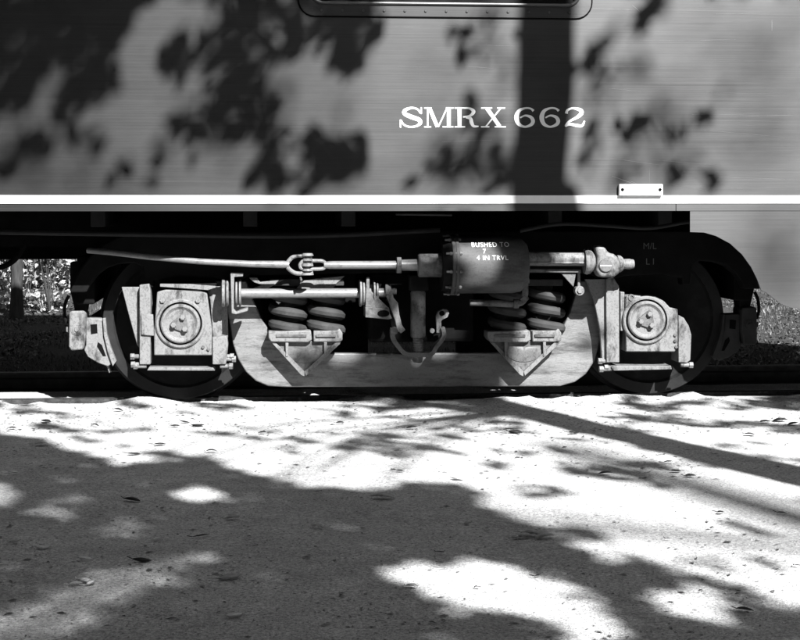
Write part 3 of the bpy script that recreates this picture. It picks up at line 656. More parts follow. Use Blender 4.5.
# brake shoes hung at the wheels' outer ends
def brake_head(flip):
    g_ = 'shaded_head' if flip else 'grey'  # flipped head: the shade it stands in is part of its colour
    def q(pts): 
        w_ = [P(x, y, .66) for x, y in pts]; return [((-v.x if flip else v.x), v.z) for v in w_]
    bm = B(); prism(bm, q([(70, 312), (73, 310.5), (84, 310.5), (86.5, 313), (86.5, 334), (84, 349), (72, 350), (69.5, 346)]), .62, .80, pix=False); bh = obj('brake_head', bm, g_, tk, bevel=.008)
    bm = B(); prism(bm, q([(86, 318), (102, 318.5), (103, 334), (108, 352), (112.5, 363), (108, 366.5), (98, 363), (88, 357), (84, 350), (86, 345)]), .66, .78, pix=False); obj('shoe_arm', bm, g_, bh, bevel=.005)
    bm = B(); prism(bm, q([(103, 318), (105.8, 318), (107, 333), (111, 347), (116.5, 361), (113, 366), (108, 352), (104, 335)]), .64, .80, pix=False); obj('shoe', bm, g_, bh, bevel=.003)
    bm = B(); prism(bm, q([(90.5, 324.5), (97, 324), (97.5, 333), (91, 334)]), .657, .67, pix=False); obj('recess', bm, 'gap', bh, smooth=False)  # black slab for the shade inside the opening
    bm = B(); prism(bm, q([(98, 342), (102, 345), (106, 356), (103, 356), (97, 346)]), .657, .67, pix=False); obj('recess', bm, 'gap', bh, smooth=False)  # second opening, its inner shade also a black slab
    c = P(77, 329.5, .62); x = -c.x if flip else c.x
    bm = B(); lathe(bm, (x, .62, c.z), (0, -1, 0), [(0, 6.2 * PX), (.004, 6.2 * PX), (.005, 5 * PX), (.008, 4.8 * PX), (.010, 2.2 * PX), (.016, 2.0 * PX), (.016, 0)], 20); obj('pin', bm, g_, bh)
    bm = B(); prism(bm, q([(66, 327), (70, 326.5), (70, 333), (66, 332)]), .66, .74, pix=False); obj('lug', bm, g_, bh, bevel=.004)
    bm = B(); prism(bm, q([(70, 262), (92, 262), (88, 300), (86, 312), (75, 312), (70, 290)]), .66, .78, pix=False); obj('hanger_link', bm, 'frame', bh, bevel=.006)
    bm = B(); tube(bm, smooth_path([Vector((v[0], .70, v[1])) for v in q([(68, 296), (64.5, 304), (63.5, 315), (66, 324)])]), .010, 8); obj('release_loop', bm, 'frame', bh)
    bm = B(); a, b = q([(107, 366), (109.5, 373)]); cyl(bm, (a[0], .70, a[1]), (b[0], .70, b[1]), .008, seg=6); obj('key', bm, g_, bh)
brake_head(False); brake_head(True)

# ------------------------------------------------------------------ trees that shade the car and the path
# where the crowns leave shade (s) and gaps (g) on the car side and on the path: outlines in pixels, shade 0..1
def inside(p, poly):
    x, y = p; c = False; j = len(poly) - 1
    for i in range(len(poly)):
        xi, yi = poly[i]; xj, yj = poly[j]
        if (yi > y) != (yj > y) and x < (xj - xi) * (y - yi) / (yj - yi) + xi: c = not c
        j = i
    return c
def E(cx, cy, rx, ry, rot=0, n=14):
    a = RAD(rot); return [(cx + rx * math.cos(t) * math.cos(a) - ry * math.sin(t) * math.sin(a), cy + rx * math.cos(t) * math.sin(a) + ry * math.sin(t) * math.cos(a)) for t in [2 * math.pi * k / n for k in range(n)]]
CAR_SHADE = [
 ([(-60, -60), (160, -60), (152, 0), (136, 22), (116, 40), (108, 60), (98, 84), (86, 100), (66, 82), (46, 66), (34, 76), (26, 104), (10, 118), (-60, 130)], .99),
 (E(70, 92, 20, 30), .8), (E(34, 150, 20, 22, 30), .72), (E(85, 135, 20, 8, -20), .7), (E(8, 165, 14, 18), .6), (E(100, 70, 18, 26), .8),
 ([(180, -60), (205, -20), (196, 12), (186, 30), (164, 54), (160, 74), (178, 80), (205, 62), (218, 88), (214, 108), (176, 104), (178, 130), (200, 134), (215, 112), (232, 140), (258, 140), (262, 168), (266, 194), (318, 192), (352, 180), (372, 162), (352, 148), (330, 134), (310, 142), (286, 130), (270, 96), (262, 76), (282, 60), (322, 62), (348, 82), (362, 60), (376, 30), (392, -60)], .90),
 (E(245, 118, 30, 24), .97), (E(328, 166, 40, 13, -8), .88), (E(352, 150, 14, 20, 40), .6), (E(228, 50, 40, 45), .9), (E(330, 22, 52, 34), .9), (E(190, 120, 14, 20), .85), (E(124, 172, 10, 16, 20), .8), (E(156, 168, 14, 20, 10), .75), (E(255, 180, 12, 14), .6), (E(100, 150, 14, 8, -30), .4), (E(300, 130, 18, 8), .55),
 (E(288, 110, 12, 20), .5), (E(205, 165, 10, 22), .45),
 ([(576, 62), (600, 48), (630, 28), (660, 8), (672, -20), (650, -20), (640, 12), (612, 38), (576, 76)], .95), (E(610, 72, 12, 11, -30), .8), (E(585, 74, 12, 12), .7), (E(592, 90, 16, 8, -60), .4),
 (E(494, 62, 20, 9, 10), .65), (E(478, 40, 30, 30), .18), (E(500, 40, 20, 20), .25), (E(498, 112, 16, 14), .45), (E(486, 140, 22, 18, -30), .5), (E(460, 168, 26, 16, -25), .75), (E(430, 180, 24, 12, -20), .65), (E(500, 176, 14, 24), .7), (E(450, 130, 14, 12), .3), (E(470, 100, 12, 24, 20), .35),
 (E(600, 128, 26, 7, -25), .6), (E(638, 128, 22, 14, -10), .8), (E(650, 140, 12, 10), .4), (E(694, 124, 18, 7, -35), .88), (E(672, 132, 16, 8), .45), (E(714, 180, 8, 16, 25), .78), (E(676, 170, 12, 14), .5), (E(590, 165, 14, 24), .7), (E(612, 176, 14, 14), .35), (E(650, 168, 16, 10), .25)
]
CAR_SOFT = [(E(300, 80, 60, 70), .18), (E(50, 110, 60, 60), .2), (E(230, 90, 50, 90), .2), (E(470, 160, 60, 40), .25), (E(775, 250, 30, 40), .35), (E(762, 62, 32, 22, 20), .5), (E(780, 120, 34, 22), .45), (E(745, 130, 24, 16), .4), (E(760, 165, 30, 20), .42), (E(690, 60, 44, 28), .25), (E(720, 20, 54, 26), .25), (E(790, 20, 24, 30), .4), (E(752, 236, 16, 20), .5), (E(790, 280, 20, 20), .5), (E(478, 40, 30, 30), .25), (E(450, 110, 40, 60), .2), (E(640, 100, 60, 60), .15), (E(700, 140, 60, 40), .25)]
CAR_MID = [(E(640, 140, 64, 44, -15), .42), (E(462, 155, 52, 40, -25), .45), (E(612, 62, 40, 36, -30), .45), (E(690, 165, 40, 28, -30), .35), (E(495, 70, 26, 40), .35), (E(700, 110, 40, 16, -30), .3), (E(60, 150, 60, 40), .3), (E(200, 150, 50, 40), .3), (E(310, 110, 40, 40), .25)]
CAR_GAP = [
 ([(152, -4), (182, -4), (178, 22), (150, 62), (136, 104), (108, 120), (112, 86), (120, 48)], .03), (E(192, 82, 17, 15, -20), .15), (E(215, 172, 18, 22), .08), (E(248, 196, 16, 12), .2), (E(200, 20, 8, 22, 20), .35), (E(282, 112, 12, 12), .3), (E(345, 108, 26, 26), .05), (E(500, 88, 11, 16), .05), (E(596, 26, 16, 26, 30), .02),
]
GR_SHADE = [
 ([(-120, 415), (0, 430), (30, 434), (65, 445), (95, 455), (125, 462), (160, 460), (200, 457), (220, 460), (240, 468), (275, 475), (300, 483), (340, 486), (370, 489), (400, 486), (436, 479), (466, 484), (484, 493), (477, 500), (500, 512), (550, 528), (596, 530), (621, 540), (570, 540), (616, 553), (650, 556), (682, 572), (732, 583), (772, 600), (830, 606), (900, 760), (-200, 760)], .9985),
 (E(187, 411, 16, 3, 3), .55), (E(345, 413, 18, 3), .5), (E(365, 449, 42, 5, 3), .6), (E(386, 432, 16, 4), .6), (E(300, 447, 20, 3), .4), (E(60, 412, 14, 3), .4), (E(262, 433, 18, 3), .35), (E(120, 428, 24, 4), .3),
 ([(392, 399), (470, 399), (520, 406), (500, 414), (452, 408), (400, 407)], .75), (E(430, 396, 40, 4), .7),
 ([(600, 411), (650, 412), (700, 416), (760, 419), (840, 424), (840, 430), (760, 428), (690, 424), (640, 417), (600, 414)], .62), (E(700, 403, 34, 2.6, 3), .6), (E(790, 400, 40, 7, 3), .9), (E(740, 446, 40, 3, 4), .35), (E(770, 398, 16, 4), .7),
 (E(606, 470, 40, 7, 6), .75), (E(655, 483, 28, 2.6, 12), .7), (E(654, 468, 15, 3.5), .6), (E(570, 462, 20, 3, 8), .4), (E(508, 452, 40, 2, 24), .3), (E(520, 428, 34, 3, 4), .4), (E(530, 490, 30, 4, 4), .6), (E(540, 488, 20, 3), .5),
 (E(704, 562, 22, 3, 4), .6), (E(760, 558, 16, 2.6, 6), .55), (E(655, 556, 14, 3), .35),
]
GR_GAP = [
 (E(202, 490, 25, 9, 4), .02), (E(2, 494, 26, 17), 0), (E(50, 510, 27, 8), 0), (E(76, 497, 24, 8), 0), (E(262, 496, 20, 6), .72), (E(130, 525, 34, 10), 0), (E(240, 464, 40, 3, 12), .7),
 ([(-60, 640), (40, 590), (110, 560), (180, 552), (240, 546), (220, 560), (160, 585), (110, 612), (60, 640)], 0), (E(40, 606, 44, 9, -12), 0),
 (E(312, 530, 14, 2), .6), (E(490, 536, 12, 2.5), .5), 
 ([(380, 570), (400, 565), (450, 557), (500, 560), (550, 572), (600, 590), (622, 612), (628, 660), (565, 700), (520, 660), (565, 632), (525, 613), (465, 605), (430, 590)], .02),
 (E(696, 602, 48, 19, 14), .02), ([(566, 542), (620, 552), (645, 562), (630, 566), (590, 554)], .1), (E(785, 604, 24, 6, 10), .4),
]
GR_SOFT = [([(-90, 650), (30, 585), (100, 552), (180, 543), (250, 538), (232, 560), (170, 590), (120, 618), (60, 660)], .88), (E(2, 494, 40, 26), .6), (E(50, 510, 40, 15), .6), (E(80, 497, 38, 16), .9), (E(130, 525, 52, 20), .93)]
rs = random.Random(77)
for _ in range(84):                                          # leafy flecks over the sunny strip by the rail
    x = rs.uniform(-40, 840); y = 402 + 62 * rs.random() ** 1.3
    GR_SHADE.append((E(x, y, rs.uniform(8, 36), rs.uniform(1.2, 3.8), rs.uniform(2, 9)), rs.uniform(.4, .9)))
for _ in range(9):
    x = rs.uniform(430, 830); y = rs.uniform(455, 560)
    GR_SHADE.append((E(x, y, rs.uniform(6, 20), rs.uniform(1.2, 3), rs.uniform(2, 14)), rs.uniform(.25, .6)))
def nz(p, s): return noise.noise(Vector((p[0] * s, p[1] * s * 1.3, 5.5)))
def shade_at(px, py, S, Gp, wob):
    p = (px + nz((px, py), .05) * wob[0] + nz((px + 300, py), .16) * wob[0] * .5, py + nz((px, py + 200), .05) * wob[1] + nz((px, py + 700), .16) * wob[1] * .5)
    s = 0.0
    for poly, v in S:
        if inside(p, poly): s = max(s, v)
    for poly, v in Gp:
        if inside(p, poly): s = min(s, v)
    return s
leaves = []          # (position, target kind)
LEAF_A = 0.0036      # mean shadow area of one leaf
def back_dist(X, Y, Z, k):
    """horizontal distance from the shade back along the sun to the clump of leaves that casts it"""
    n = noise.noise(Vector((X * .55, Y * .55 + Z * .8, 11.0 + k)))
    if k == 0: return random.choice((5.4, 6.6, 6.6, 9.5)) + .9 * n + random.uniform(-.28, .28)
    return (7.4, 7.4, 26.0, 11.5)[k] + (1.3, 1.5, 3.0, 1.5)[k] * n + random.uniform(-.28, .28)
HS = Vector((math.sin(SUN_AZ), -math.cos(SUN_AZ), 0)); TE = math.tan(SUN_EL)
def add_leaves(T, s, area, k):
    lam = -math.log(max(1 - s, .001)) * area / LEAF_A
    if k == 0: lam *= 1.15 * math.exp(1.5 * noise.noise(Vector((T.x * 5.0 - T.z * 3.0, T.z * 3.5 + T.x * 1.5, 1.5))) + 1.3 * noise.noise(Vector((T.x * 13 - T.z * 7, T.z * 9 + T.x * 4, 4.5))))
    if k == 1: lam *= 1.5 * math.exp(.5 * noise.noise(Vector((T.x * 4.0, T.y * 4.0, 8.5))))
    n = int(lam) + (1 if random.random() < lam - int(lam) else 0)
    for _ in range(n):
        L_ = back_dist(T.x, T.y, T.z, k); leaves.append(T + HS * L_ + UP * (L_ * TE))
random.seed(3)
# car side: sample its surface every 5 cm; out of the picture the crown simply goes on
cz = math.cos(SUN_AZ) * math.cos(SUN_EL)
def to_px(v):
    d = v - CAM; t = d.dot(FWD); return 400 + FPX * d.dot(RGT) / t, HOR - FPX * d.z / t
st = .05; X = -6.5
while X < XR:
    z = ZB - .55
    while z < 4.0:
        T = Vector((X + random.uniform(0, st), 0, z + random.uniform(0, st))); px, py = to_px(T)
        if -60 <= px <= 860 and py >= -12: s = shade_at(px, py, CAR_SHADE, CAR_GAP, (9, 9)) if (z > ZB or X > 1.6) else 0
        else: s = .93 if noise.noise(Vector((T.x * .9, T.z * .9, 2))) > -.05 else .15
        if py < -12 and 500 < px < 690: s = min(s, .3)
        if s > .01: add_leaves(T, s, st * st * cz, 0)
        if -60 <= px <= 860 and (z > ZB or X > 1.6):
            s = shade_at(px, py, CAR_SOFT, [], (9, 9))
            if s > .01: add_leaves(T, s, st * st * cz, 2)
            s = shade_at(px, py, CAR_MID, [], (16, 16))
            if s > .01: add_leaves(T, s * max(0, min(1, .6 + 1.6 * noise.noise(Vector((T.x * 4 - T.z * 3, T.z * 3, 33))))), st * st * cz, 3)
        z += st
    X += st
# path
st = .06; X = -7.5; sz = math.sin(SUN_EL)
while X < 6:
    y = -7.5
    while y < .62:
        T = Vector((X + random.uniform(0, st), y + random.uniform(0, st), 0)); d = (T - CAM).dot(FWD)
        if d > 3.6:
            px, py = to_px(T)
            if -80 <= px <= 840 and py < 700: s = shade_at(px, py, GR_SHADE, GR_GAP, (10, 3.2 if py < 500 else 6))
            else: s = .95 if noise.noise(Vector((T.x * .8, T.y * .8, 4))) > -.1 else .1
        else: s = .95
        if s > .01: add_leaves(T, s, st * st * sz, 1)
        if d > 3.6 and px < 420:
            s = shade_at(px, py, GR_SOFT, [], (10, 4))
            if s > .01: add_leaves(T, s, st * st * sz, 2)
        y += st
    X += st
# shade thrown on the low middle of the truck
for px, py, rx, ry, s in ((380, 372, 46, 24, .97), (330, 374, 30, 14, .6), (594, 340, 8, 8, .6), (440, 370, 30, 22, .95), (405, 318, 36, 30, .72), (500, 300, 40, 16, .6), (330, 366, 40, 12, .45)):
    c = P(px, py, .5)
    for _ in range(int(2.2 * -math.log(1 - s) * math.pi * rx * ry * PX * PX * cz / LEAF_A)):
        a = random.uniform(0, 6.28); q_ = math.sqrt(random.random()); T = Vector((c.x + math.cos(a) * rx * PX * q_, .5, c.z + math.sin(a) * ry * PX * q_))
        L_ = 7.0 + random.uniform(-.3, .3); leaves.append(T + HS * L_ + UP * (L_ * TE))

def leaf_mesh(name, pts, size, m, parent, jitter=.35, aspect=.55, up=None):
    V, F = [], []
    for p in pts:
        s = size * random.uniform(1 - jitter, 1 + jitter)
        n = Vector((random.gauss(0, .6), random.gauss(0, .6), random.gauss(0, .6))) + (up if up else SUN * 1.1)
        d, u, v = basis(n); a = random.uniform(0, 6.28); e1 = u * math.cos(a) + v * math.sin(a); e2 = d.cross(e1)
        b = len(V); q_ = p
        V += [q_ - e1 * s, q_ - e1 * s * .25 + e2 * s * aspect + d * s * .12, q_ + e1 * s, q_ - e1 * s * .25 - e2 * s * aspect + d * s * .12]
        F += [(b, b + 1, b + 2), (b, b + 2, b + 3)]
    off = world_origin(parent); V = [x - off for x in V]
    me = bpy.data.meshes.new(name); me.from_pydata(V, [], F); me.materials.append(M[m])
    o = bpy.data.objects.new(name, me); return link(o, parent)

# the shading trees stand right of and behind the photographer
def trunk_pts_from_shadow():
    base = P(545, 205, 0); out = []
    foot_d = 6.4                                            # trunk stands 6.4 m from the car side along the sun's azimuth
    ref = Vector((base.x, 0, 0)) + HS * foot_d
    def at(T):                                               # point of the sun ray through T nearest the trunk's vertical
        L_ = (ref - T).dot(HS); return T + HS * L_ + UP * (L_ * TE)
    return ref, [at(G(800, 474)), at(G(640, 437)), at(P(478, 372, .56)), at(P(526, 262, .30)), at(P(538, 200, 0)), at(P(545, 100, 0)), at(P(547, 0, 0))]
ref, tp = trunk_pts_from_shadow()
foot = tp[0] + (tp[0] - tp[1]) * .55; foot.z = 0
top = tp[-1] + Vector((.1, -.1, 2.6))
axis = [Vector((foot.x, foot.y, -.15))] + tp + [top]
def make_tree(name, axis, radii, label, clumps, m='bark', leafs=None, lm='leaf', size=.062, group=None):
    base = Vector((axis[0].x, axis[0].y, 0))
    t = thing(name, base, label, 'tree', group)
    bm = B(); pts = smooth_path(axis, 5); n = len(pts)
    rr = []
    for i in range(n):
        u = i / (n - 1) * (len(radii) - 1); k = min(int(u), len(radii) - 2); rr.append(radii[k] + (radii[k + 1] - radii[k]) * (u - k))
    rr = [r_ * (1 + .05 * noise.noise(pts[i] * 3)) for i, r_ in enumerate(rr)]
    tube(bm, pts, rr, 14); obj('trunk', bm, m, t)
    for c in clumps:                                         # a limb out to every clump
        d = (c - pts[0]).length
        src = min(pts[n // 3:], key=lambda p: abs((c.z - p.z) - .35 * Vector((c.x - p.x, c.y - p.y)).length))
        mid = (src + c) * .5 + Vector((random.uniform(-.2, .2), random.uniform(-.2, .2), .25 + random.uniform(0, .3)))
        path = smooth_path([src, mid, c], 5); l = (c - src).length
        bm = B(); tube(bm, path, [max(.005, .005 + .0045 * l * (1 - i / (len(path) - 1))) for i in range(len(path))], 6); obj('limb', bm, m, t)
    if leafs: leaf_mesh('crown', leafs, size, lm, t)
    return t
# deal the leaves to three trees by place
feet = {'A': foot, 'B': Vector((3.6, -14.6, 0)), 'C': Vector((-4.2, -12.6, 0)), 'D': Vector((9.5, -27.5, 0))}
share = {'A': [], 'B': [], 'C': [], 'D': []}
for p in leaves:
    k = min(share, key=lambda k: (Vector((p.x, p.y, 0)) - Vector((feet[k].x, feet[k].y, 0))).length + (.0 if k != 'A' else -.6)); share[k].append(p)
def clump_centres(pts, n, f=None):
    c = random.sample(pts, min(n * 5, len(pts))); m_ = sum(c, Vector((0, 0, 0))) / len(c)
    return sorted(c, key=lambda p: (p - m_).length)[:n]
cA = [p for p in clump_centres(share['A'], 9)]
make_tree('shade_tree', axis, [.20, .165, .155, .150, .150, .150, .150, .148, .08], 'tall straight tree standing on the path across from the car', cA, leafs=share['A'])
def straight(f, h, lean): return [Vector((f.x, f.y, -.15)), Vector((f.x + lean * .1, f.y, h * .35)), Vector((f.x + lean * .4, f.y + .1, h * .7)), Vector((f.x + lean, f.y + .2, h))]
make_tree('shade_tree', straight(feet['B'], 7.5, .3), [.24, .17, .13, .06], 'broad tree behind the photographer, between the path and the woods', clump_centres(share['B'], 7), leafs=share['B'])
make_tree('tall_tree', straight(feet['D'], 22, .5), [.45, .36, .26, .1], 'tallest tree, rising above the woods behind the photographer', clump_centres(share['D'], 8), leafs=share['D'])
make_tree('shade_tree', straight(feet['C'], 8.0, .4), [.26, .19, .14, .06], 'spreading tree across the path from the brake shoe end', clump_centres(share['C'], 6), leafs=share['C'])
print('trunk', [tuple(round(c, 2) for c in v) for v in axis]); print('shade leaves', len(leaves), {k: len(v) for k, v in share.items()})

# woods across the path, behind the photographer: they keep the low sky off the car
def cloud_points(c, r, n):
    out = []
    while len(out) < n:
        v = Vector((random.uniform(-1, 1), random.uniform(-1, 1), random.uniform(-1, 1)))
        if v.length > 1 or v.length < .35: continue
        w_ = Vector((c[0] + v.x * r[0], c[1] + v.y * r[1], c[2] + v.z * r[2]))
        if noise.noise(w_ * .9) > -.22: out.append(w_)
    return out
random.seed(11)
t0 = thing('wood_tree', (0, 0, 0), 'dense dark tree of the woods round the track', 'tree', 'trees of the surrounding woods')
bm = B(); tube(bm, [(0, 0, -.2), (.05, 0, 2.5), (-.05, .1, 5), (0, 0, 7.2)], [.22, .17, .12, .04], 10); obj('trunk', bm, 'bark', t0)
leaf_mesh('crown', cloud_points((0, 0, 4.4), (2.6, 2.4, 4.2), 2600), .26, 'leaf', t0, up=Vector((0, 0, .3)))
def copy_tree(t, loc, rz, s):
    c = t.copy(); col.objects.link(c); c.location = loc; c.rotation_euler = (0, 0, rz); c.scale = (s, s, s)
    for ch in t.children:
        k = ch.copy(); col.objects.link(k); k.parent = c
    return c
spots = [(-16, -19, 1.5), (-12.5, -22, 1.55), (-9, -21.5, 1.5), (-5.5, -23.5, 1.5), (-1.6, -24, 1.5), (2.2, -25.5, 1.5), (6.5, -26, 1.5), (11, -24, 1.55), (15, -20, 1.6),
         (-17, -14, 1.7), (-13, -11, 1.5), (-12.5, -5.5, 1.6), (-17, -1, 1.7), (14.5, -13, 1.5), (13, -7, 1.4), (16.5, -2, 1.6), (-11, -16.5, 1.3), (18, -8, 1.7),
         (-14, 12, 1.8), (-8.5, 14, 1.7), (8.5, 15, 1.7), (14, 12, 1.8), (0, 19, 1.8), (-4.5, 21, 1.7), (4.5, 20, 1.7)]
for i, (x, y, s) in enumerate(spots):
    if i == 0: t0.location = (x, y, 0)
    else: copy_tree(t0, (x, y, 0), random.uniform(0, 6.28), s)

# ------------------------------------------------------------------ beyond the track: young tree, bushes, grass
random.seed(21)
def on_bank(px, depth):
    d = ray(px, HOR); v = CAM + d * depth; return Vector((v.x, v.y, ground_z(v.x, v.y)))
def young_tree(px, depth, r, h, label, lean=0.0, crown=None):
    b = on_bank(px, depth); t = thing('slender_tree', b, label, 'tree')
    bm = B(); tube(bm, smooth_path([b + Vector((0, 0, -.1)), b + Vector((lean * .3, 0, h * .3)), b + Vector((lean * .5, .05, h * .6)), b + Vector((lean, 0, h))], 5), [r * 1.25] * 2 + [r] * 9 + [r * .7] * 5, 12); obj('trunk', bm, 'bark2', t)
    leaf_mesh('crown', cloud_points((b.x + lean, b.y, b.z + h + .6), (1.6, 1.6, 1.9), 1200), .10, 'leaf2', t, up=Vector((0, -.3, .5)))
    return t
young_tree(16.5, 14.9, .056, 3.4, 'slender tree trunk beyond the track, seen under the car floor', .03)
young_tree(-70, 17.5, .08, 4.0, 'slender tree beyond the track, left of the sunlit bush', -.1)
young_tree(880, 19, .09, 4.2, 'slender tree on the grassy bank beyond the skirt', .1)
def bush(px, depth, r, h, n, label, m='leaf2', size=.06, stems=7):
    b = on_bank(px, depth); t = thing('bush', b, label, 'bush', 'bushes beyond the track')
    bm = B()
    for k in range(stems):
        a = random.uniform(0, 6.28); e = b + Vector((math.cos(a) * r * .7, math.sin(a) * r * .7, h * random.uniform(.6, .95)))
        tube(bm, smooth_path([b, (b + e) * .5 + Vector((0, 0, .15)), e], 4), .005, 6)
    obj('stems', bm, 'bark2', t)
    leaf_mesh('leaves', cloud_points((b.x, b.y, b.z + h * .55), (r, r, h * .55), n), size, m, t, up=Vector((.1, -.5, .5)))
bush(50, 15.3, .30, .80, 620, 'loose sunlit bush beyond the track beside the slender trunk', size=.030)
bush(28, 16.2, .32, .85, 620, 'pale leafy bush standing close behind the slender trunk', size=.032)
bush(-6, 15.6, .34, .85, 620, 'leafy bush on the hidden side of the slender trunk', size=.032)
bush(66, 16.8, .4, 1.0, 800, 'taller sunlit bush at the back of the bank', size=.034)
bush(40, 18.5, .55, 1.2, 900, 'sunlit bush in the middle of the bank', size=.04)
bush(-50, 17.0, .5, 1.1, 700, 'bush at the foot of the leaning slender tree', size=.036)
bush(30, 23, .9, 1.9, 900, 'dark bush closing the view under the car floor', m='leaf', size=.08)
bush(-20, 24, 1.0, 2.0, 900, 'dark bush furthest back beyond the slender trunk', m='leaf', size=.08)
bush(90, 24, 1.0, 2.0, 900, 'dark bush behind the left wheel, far up the bank', m='leaf', size=.08)
bush(760, 26, 1.1, 1.6, 800, 'low dark bush at the top of the grassy bank', m='leaf', size=.08)
bush(830, 25, 1.1, 1.6, 800, 'low dark bush on the bank past the end of the car', m='leaf', size=.08)
# grass and weeds on the bank
def blades(name, n, region, h, m):
    V, F = [], []
    while len(F) < n:
        x = random.uniform(region[0], region[1]); y = random.uniform(region[2], region[3])
        if noise.noise(Vector((x * 1.6, y * 1.6, 9))) < -.12: continue
        b = Vector((x, y, ground_z(x, y) - .01)); a = random.uniform(0, 6.28); hh = h * random.uniform(.4, 1.3); wd = .004 + .005 * random.random()
        s = Vector((math.cos(a) * wd, math.sin(a) * wd, 0)); k = Vector((random.uniform(-.5, .5) * hh, random.uniform(-.5, .5) * hh, hh))
        i = len(V); V += [b - s, b + s, b + k]; F.append((i, i + 1, i + 2))
    me = bpy.data.meshes.new(name); me.from_pydata(V, [], F); me.materials.append(M[m])
    o = struct(link(bpy.data.objects.new(name, me)), 'stuff'); o['label'] = 'short weeds and grass growing on the bank beyond the track'; o['category'] = 'grass'
blades('bank_grass', 90000, (-7, 6.5, 2.9, 13), .04, 'grass')

pts = []
while len(pts) < 34000:
    x = random.choice((random.uniform(-6.5, -2.6), random.uniform(1.8, 5.5))); y = random.uniform(2.7, 12.5)
    if noise.noise(Vector((x * 2.4, y * 2.4, 14))) > random.uniform(-.5, .3): pts.append(Vector((x, y, ground_z(x, y) + random.uniform(.0, .03))))
hold = thing('hold', (0, 0, 0), 'x', 'x'); lo = leaf_mesh('bank_litter', pts, .015, 'banklitter', hold, up=Vector((0, 0, 1.0)))
lo.parent = None; bpy.data.objects.remove(hold); struct(lo, 'stuff'); lo['label'] = 'dead leaves covering the bank beyond the track'; lo['category'] = 'leaf litter'

# ------------------------------------------------------------------ fallen leaves, litter and pebbles on the path
random.seed(5)
def leaf_bm(L_, W_, curl, fold):
    bm = B(); n = 6; rows = []
    for i in range(n + 1):
        t = i / n; wd = W_ * (math.sin(math.pi * min(t * .95 + .03, 1)) ** .8) * .5; x = (t - .5) * L_
        z = curl * L_ * (2 * t - 1) ** 2 + .004
        rows.append([bm.verts.new((x, s * wd, z + abs(s) * fold * wd)) for s in (-1, 0, 1)])
    for a, b in zip(rows, rows[1:]):
        for k in range(2): bm.faces.new((a[k], b[k], b[k + 1], a[k + 1]))
    tube(bm, [(-.5 * L_, 0, curl * L_ + .004), (-.62 * L_, .01, curl * L_ + .003), (-.74 * L_, .02, curl * L_ + .001)], .0014, 5)
    return bm
def fallen(px, py, lpx, m, label, rot, curl, fold=.25, asp=.55):
    g = G(px, py); d = (g - CAM).dot(FWD); L_ = lpx * d / FPX
    L_ *= 1.3; bm = leaf_bm(L_, L_ * asp, -curl * .8, -fold)
    bmesh.ops.solidify(bm, geom=bm.faces[:], thickness=.0008)
    me = bpy.data.meshes.new('fallen_leaf'); bm.to_mesh(me); bm.free(); me.materials.append(M[m]); me.polygons.foreach_set('use_smooth', [True] * len(me.polygons))
    o = link(bpy.data.objects.new('fallen_leaf', me)); o.location = (g.x, g.y, ground_z(g.x, g.y) + .006 + curl * .75 * L_); o.rotation_euler = (random.uniform(.05, .25), random.uniform(-.15, .15), rot)
    return tag(o, label, 'leaf', 'leaves fallen on the path')
PAL = 'pale dry leaf lying flat on the shaded path'; MID = 'grey curled dry leaf on the path'; DRK = 'small dark leaf scrap on the sunlit path'
fallen(42.5, 546, 12, 'drypale', 'round pale leaf with a stalk on the shaded path', .2, .05, .3, .8)
fallen(85, 558.5, 12, 'drypale', PAL, .1, .12)
fallen(142, 559.5, 15, 'drydark', 'dark almost black leaf lying alone on the shaded path', .15, .1, .35)
for a, b, l, r_ in ((76, 583, 11, .3), (84, 580, 14, -.4), (91, 582, 10, .9)): fallen(a, b, l, 'drypale', 'crumpled pale leaf in a small heap on the shaded path', r_, .2)
fallen(230, 577, 19, 'dry', PAL, .35, .06); fallen(234, 614, 16, 'drypale', PAL, .5, .05); fallen(157, 537, 9, 'drypale', PAL, .9, .1)
fallen(132, 498, 14, 'drydark', 'dark folded leaf beside the round patch of sun', -.3, .15); fallen(232, 514.5, 12, 'dry', MID, .0, .2); fallen(201, 533, 14, 'drydark', 'thin dark twig-like leaf in the shade', .1, .05, .2, .2)
for a, b, l, r_ in ((523, 536, 14, .1), (533, 534, 18, -.3), (544, 536.5, 17, .2), (516, 537, 9, .8)): fallen(a, b, l, 'dry', 'curled dry leaf in the clump between the sun patches', r_, .28, .5)
for a, b, l in ((383, 496.5, 19), (317, 525, 9), (468, 520, 8), (458, 478, 11), (411, 584, 12), (14, 472, 9), (15, 540, 8), (42, 443, 12), (3, 563, 9)): fallen(a, b, l, 'dry', MID, random.uniform(-.6, .6), random.uniform(.08, .25))
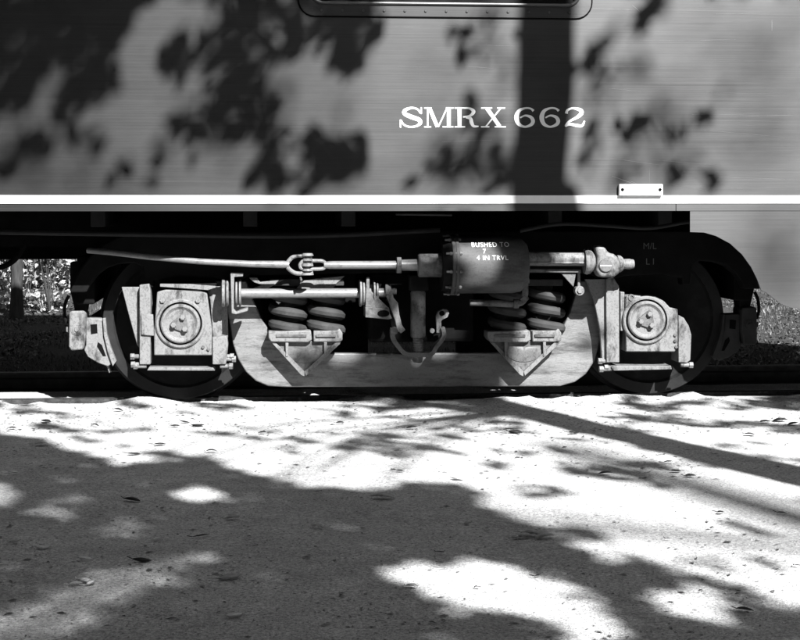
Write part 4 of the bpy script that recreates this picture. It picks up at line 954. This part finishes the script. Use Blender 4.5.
for a, b, l in ((118, 410, 9), (160, 443, 11), (262, 432, 7), (134, 451, 12), (211, 450, 9), (185, 421, 9), (198, 424, 11), (175, 425, 8), (95, 424, 8), (46, 420, 9), (12, 427, 9), (340, 421, 7), (508, 429, 9), (515, 431, 12), (503, 433, 8), (574, 432, 10), (412, 427, 10), (750, 433, 9), (668, 461, 8), (676, 470, 9), (690, 474, 9), (721, 511, 7), (782, 512, 8), (780, 420, 12), (765, 421, 10), (793, 424, 10), (668, 538, 4), (478, 585, 6), (440, 553, 7), (745, 608, 14), (797, 566, 6), (538, 575, 6), (400, 471, 6), (605, 472, 12)):
    fallen(a, b, l, 'drydark', DRK, random.uniform(-.7, .7), random.uniform(.05, .25), .3, random.uniform(.3, .6))
def scatter(name, n, smin, smax, m, label, dens, shape):
    V, F = [], []
    while len(F) < n * shape:
        px = random.uniform(-60, 860); py = 396 + 270 * random.random() ** 1.1
        g = G(px, py)
        if g.y > .6 or random.random() > dens(g, px, py): continue
        s = random.uniform(smin, smax) * random.choice((1, .6, .7)); z = ground_z(g.x, g.y); i = len(V); a = random.uniform(0, 6.28)
        c, s_ = math.cos(a), math.sin(a); h = s * random.uniform(.35, .7)
        if shape == 8:
            for dx, dy, dz in ((1, 0, 0), (0, .8, 0), (-1, .1, 0), (0, -.75, 0), (.1, 0, 1), (0, 0, -1)):
                V.append((g.x + (dx * c - dy * s_) * s * .5, g.y + (dx * s_ + dy * c) * s * .5, z + dz * h * .6))
            for a_, b_ in ((0, 1), (1, 2), (2, 3), (3, 0)): F.append((i + a_, i + b_, i + 4)); F.append((i + b_, i + a_, i + 5))
        else:
            k = random.uniform(.15, .5)
            for dx, dy, dz in ((1, 0, .1), (0, k, .45), (-1, .1, .05), (0, -k, .2)): V.append((g.x + (dx * c - dy * s_) * s, g.y + (dx * s_ + dy * c) * s, z + .002 + dz * s * .5))
            F.append((i, i + 1, i + 2)); F.append((i, i + 2, i + 3))
    me = bpy.data.meshes.new(name); me.from_pydata(V, [], F); me.materials.append(M[m])
    o = struct(link(bpy.data.objects.new(name, me)), 'stuff'); o['label'] = label; o['category'] = name.split('_')[-1]
def d_lit(g, px, py): return (1.0 if py < 470 else .3) * (.12 + .9 * max(0, noise.noise(Vector((g.x * 2.2, g.y * 2.2, 1)))) + (.8 if py < 432 else 0) + (.9 if (760 < px and 414 < py < 432) or (640 < px < 700 and 452 < py < 480) or (480 < px < 560 and 424 < py < 436) else 0))
scatter('leaf_litter', 3600, .004, .020, 'litter', 'tiny dark leaf crumbs and bark scraps strewn over the path', d_lit, 2)
scatter('gravel', 8000, .004, .014, 'pebble', 'small pebbles scattered over the packed dirt path', lambda g, px, py: .6, 8)
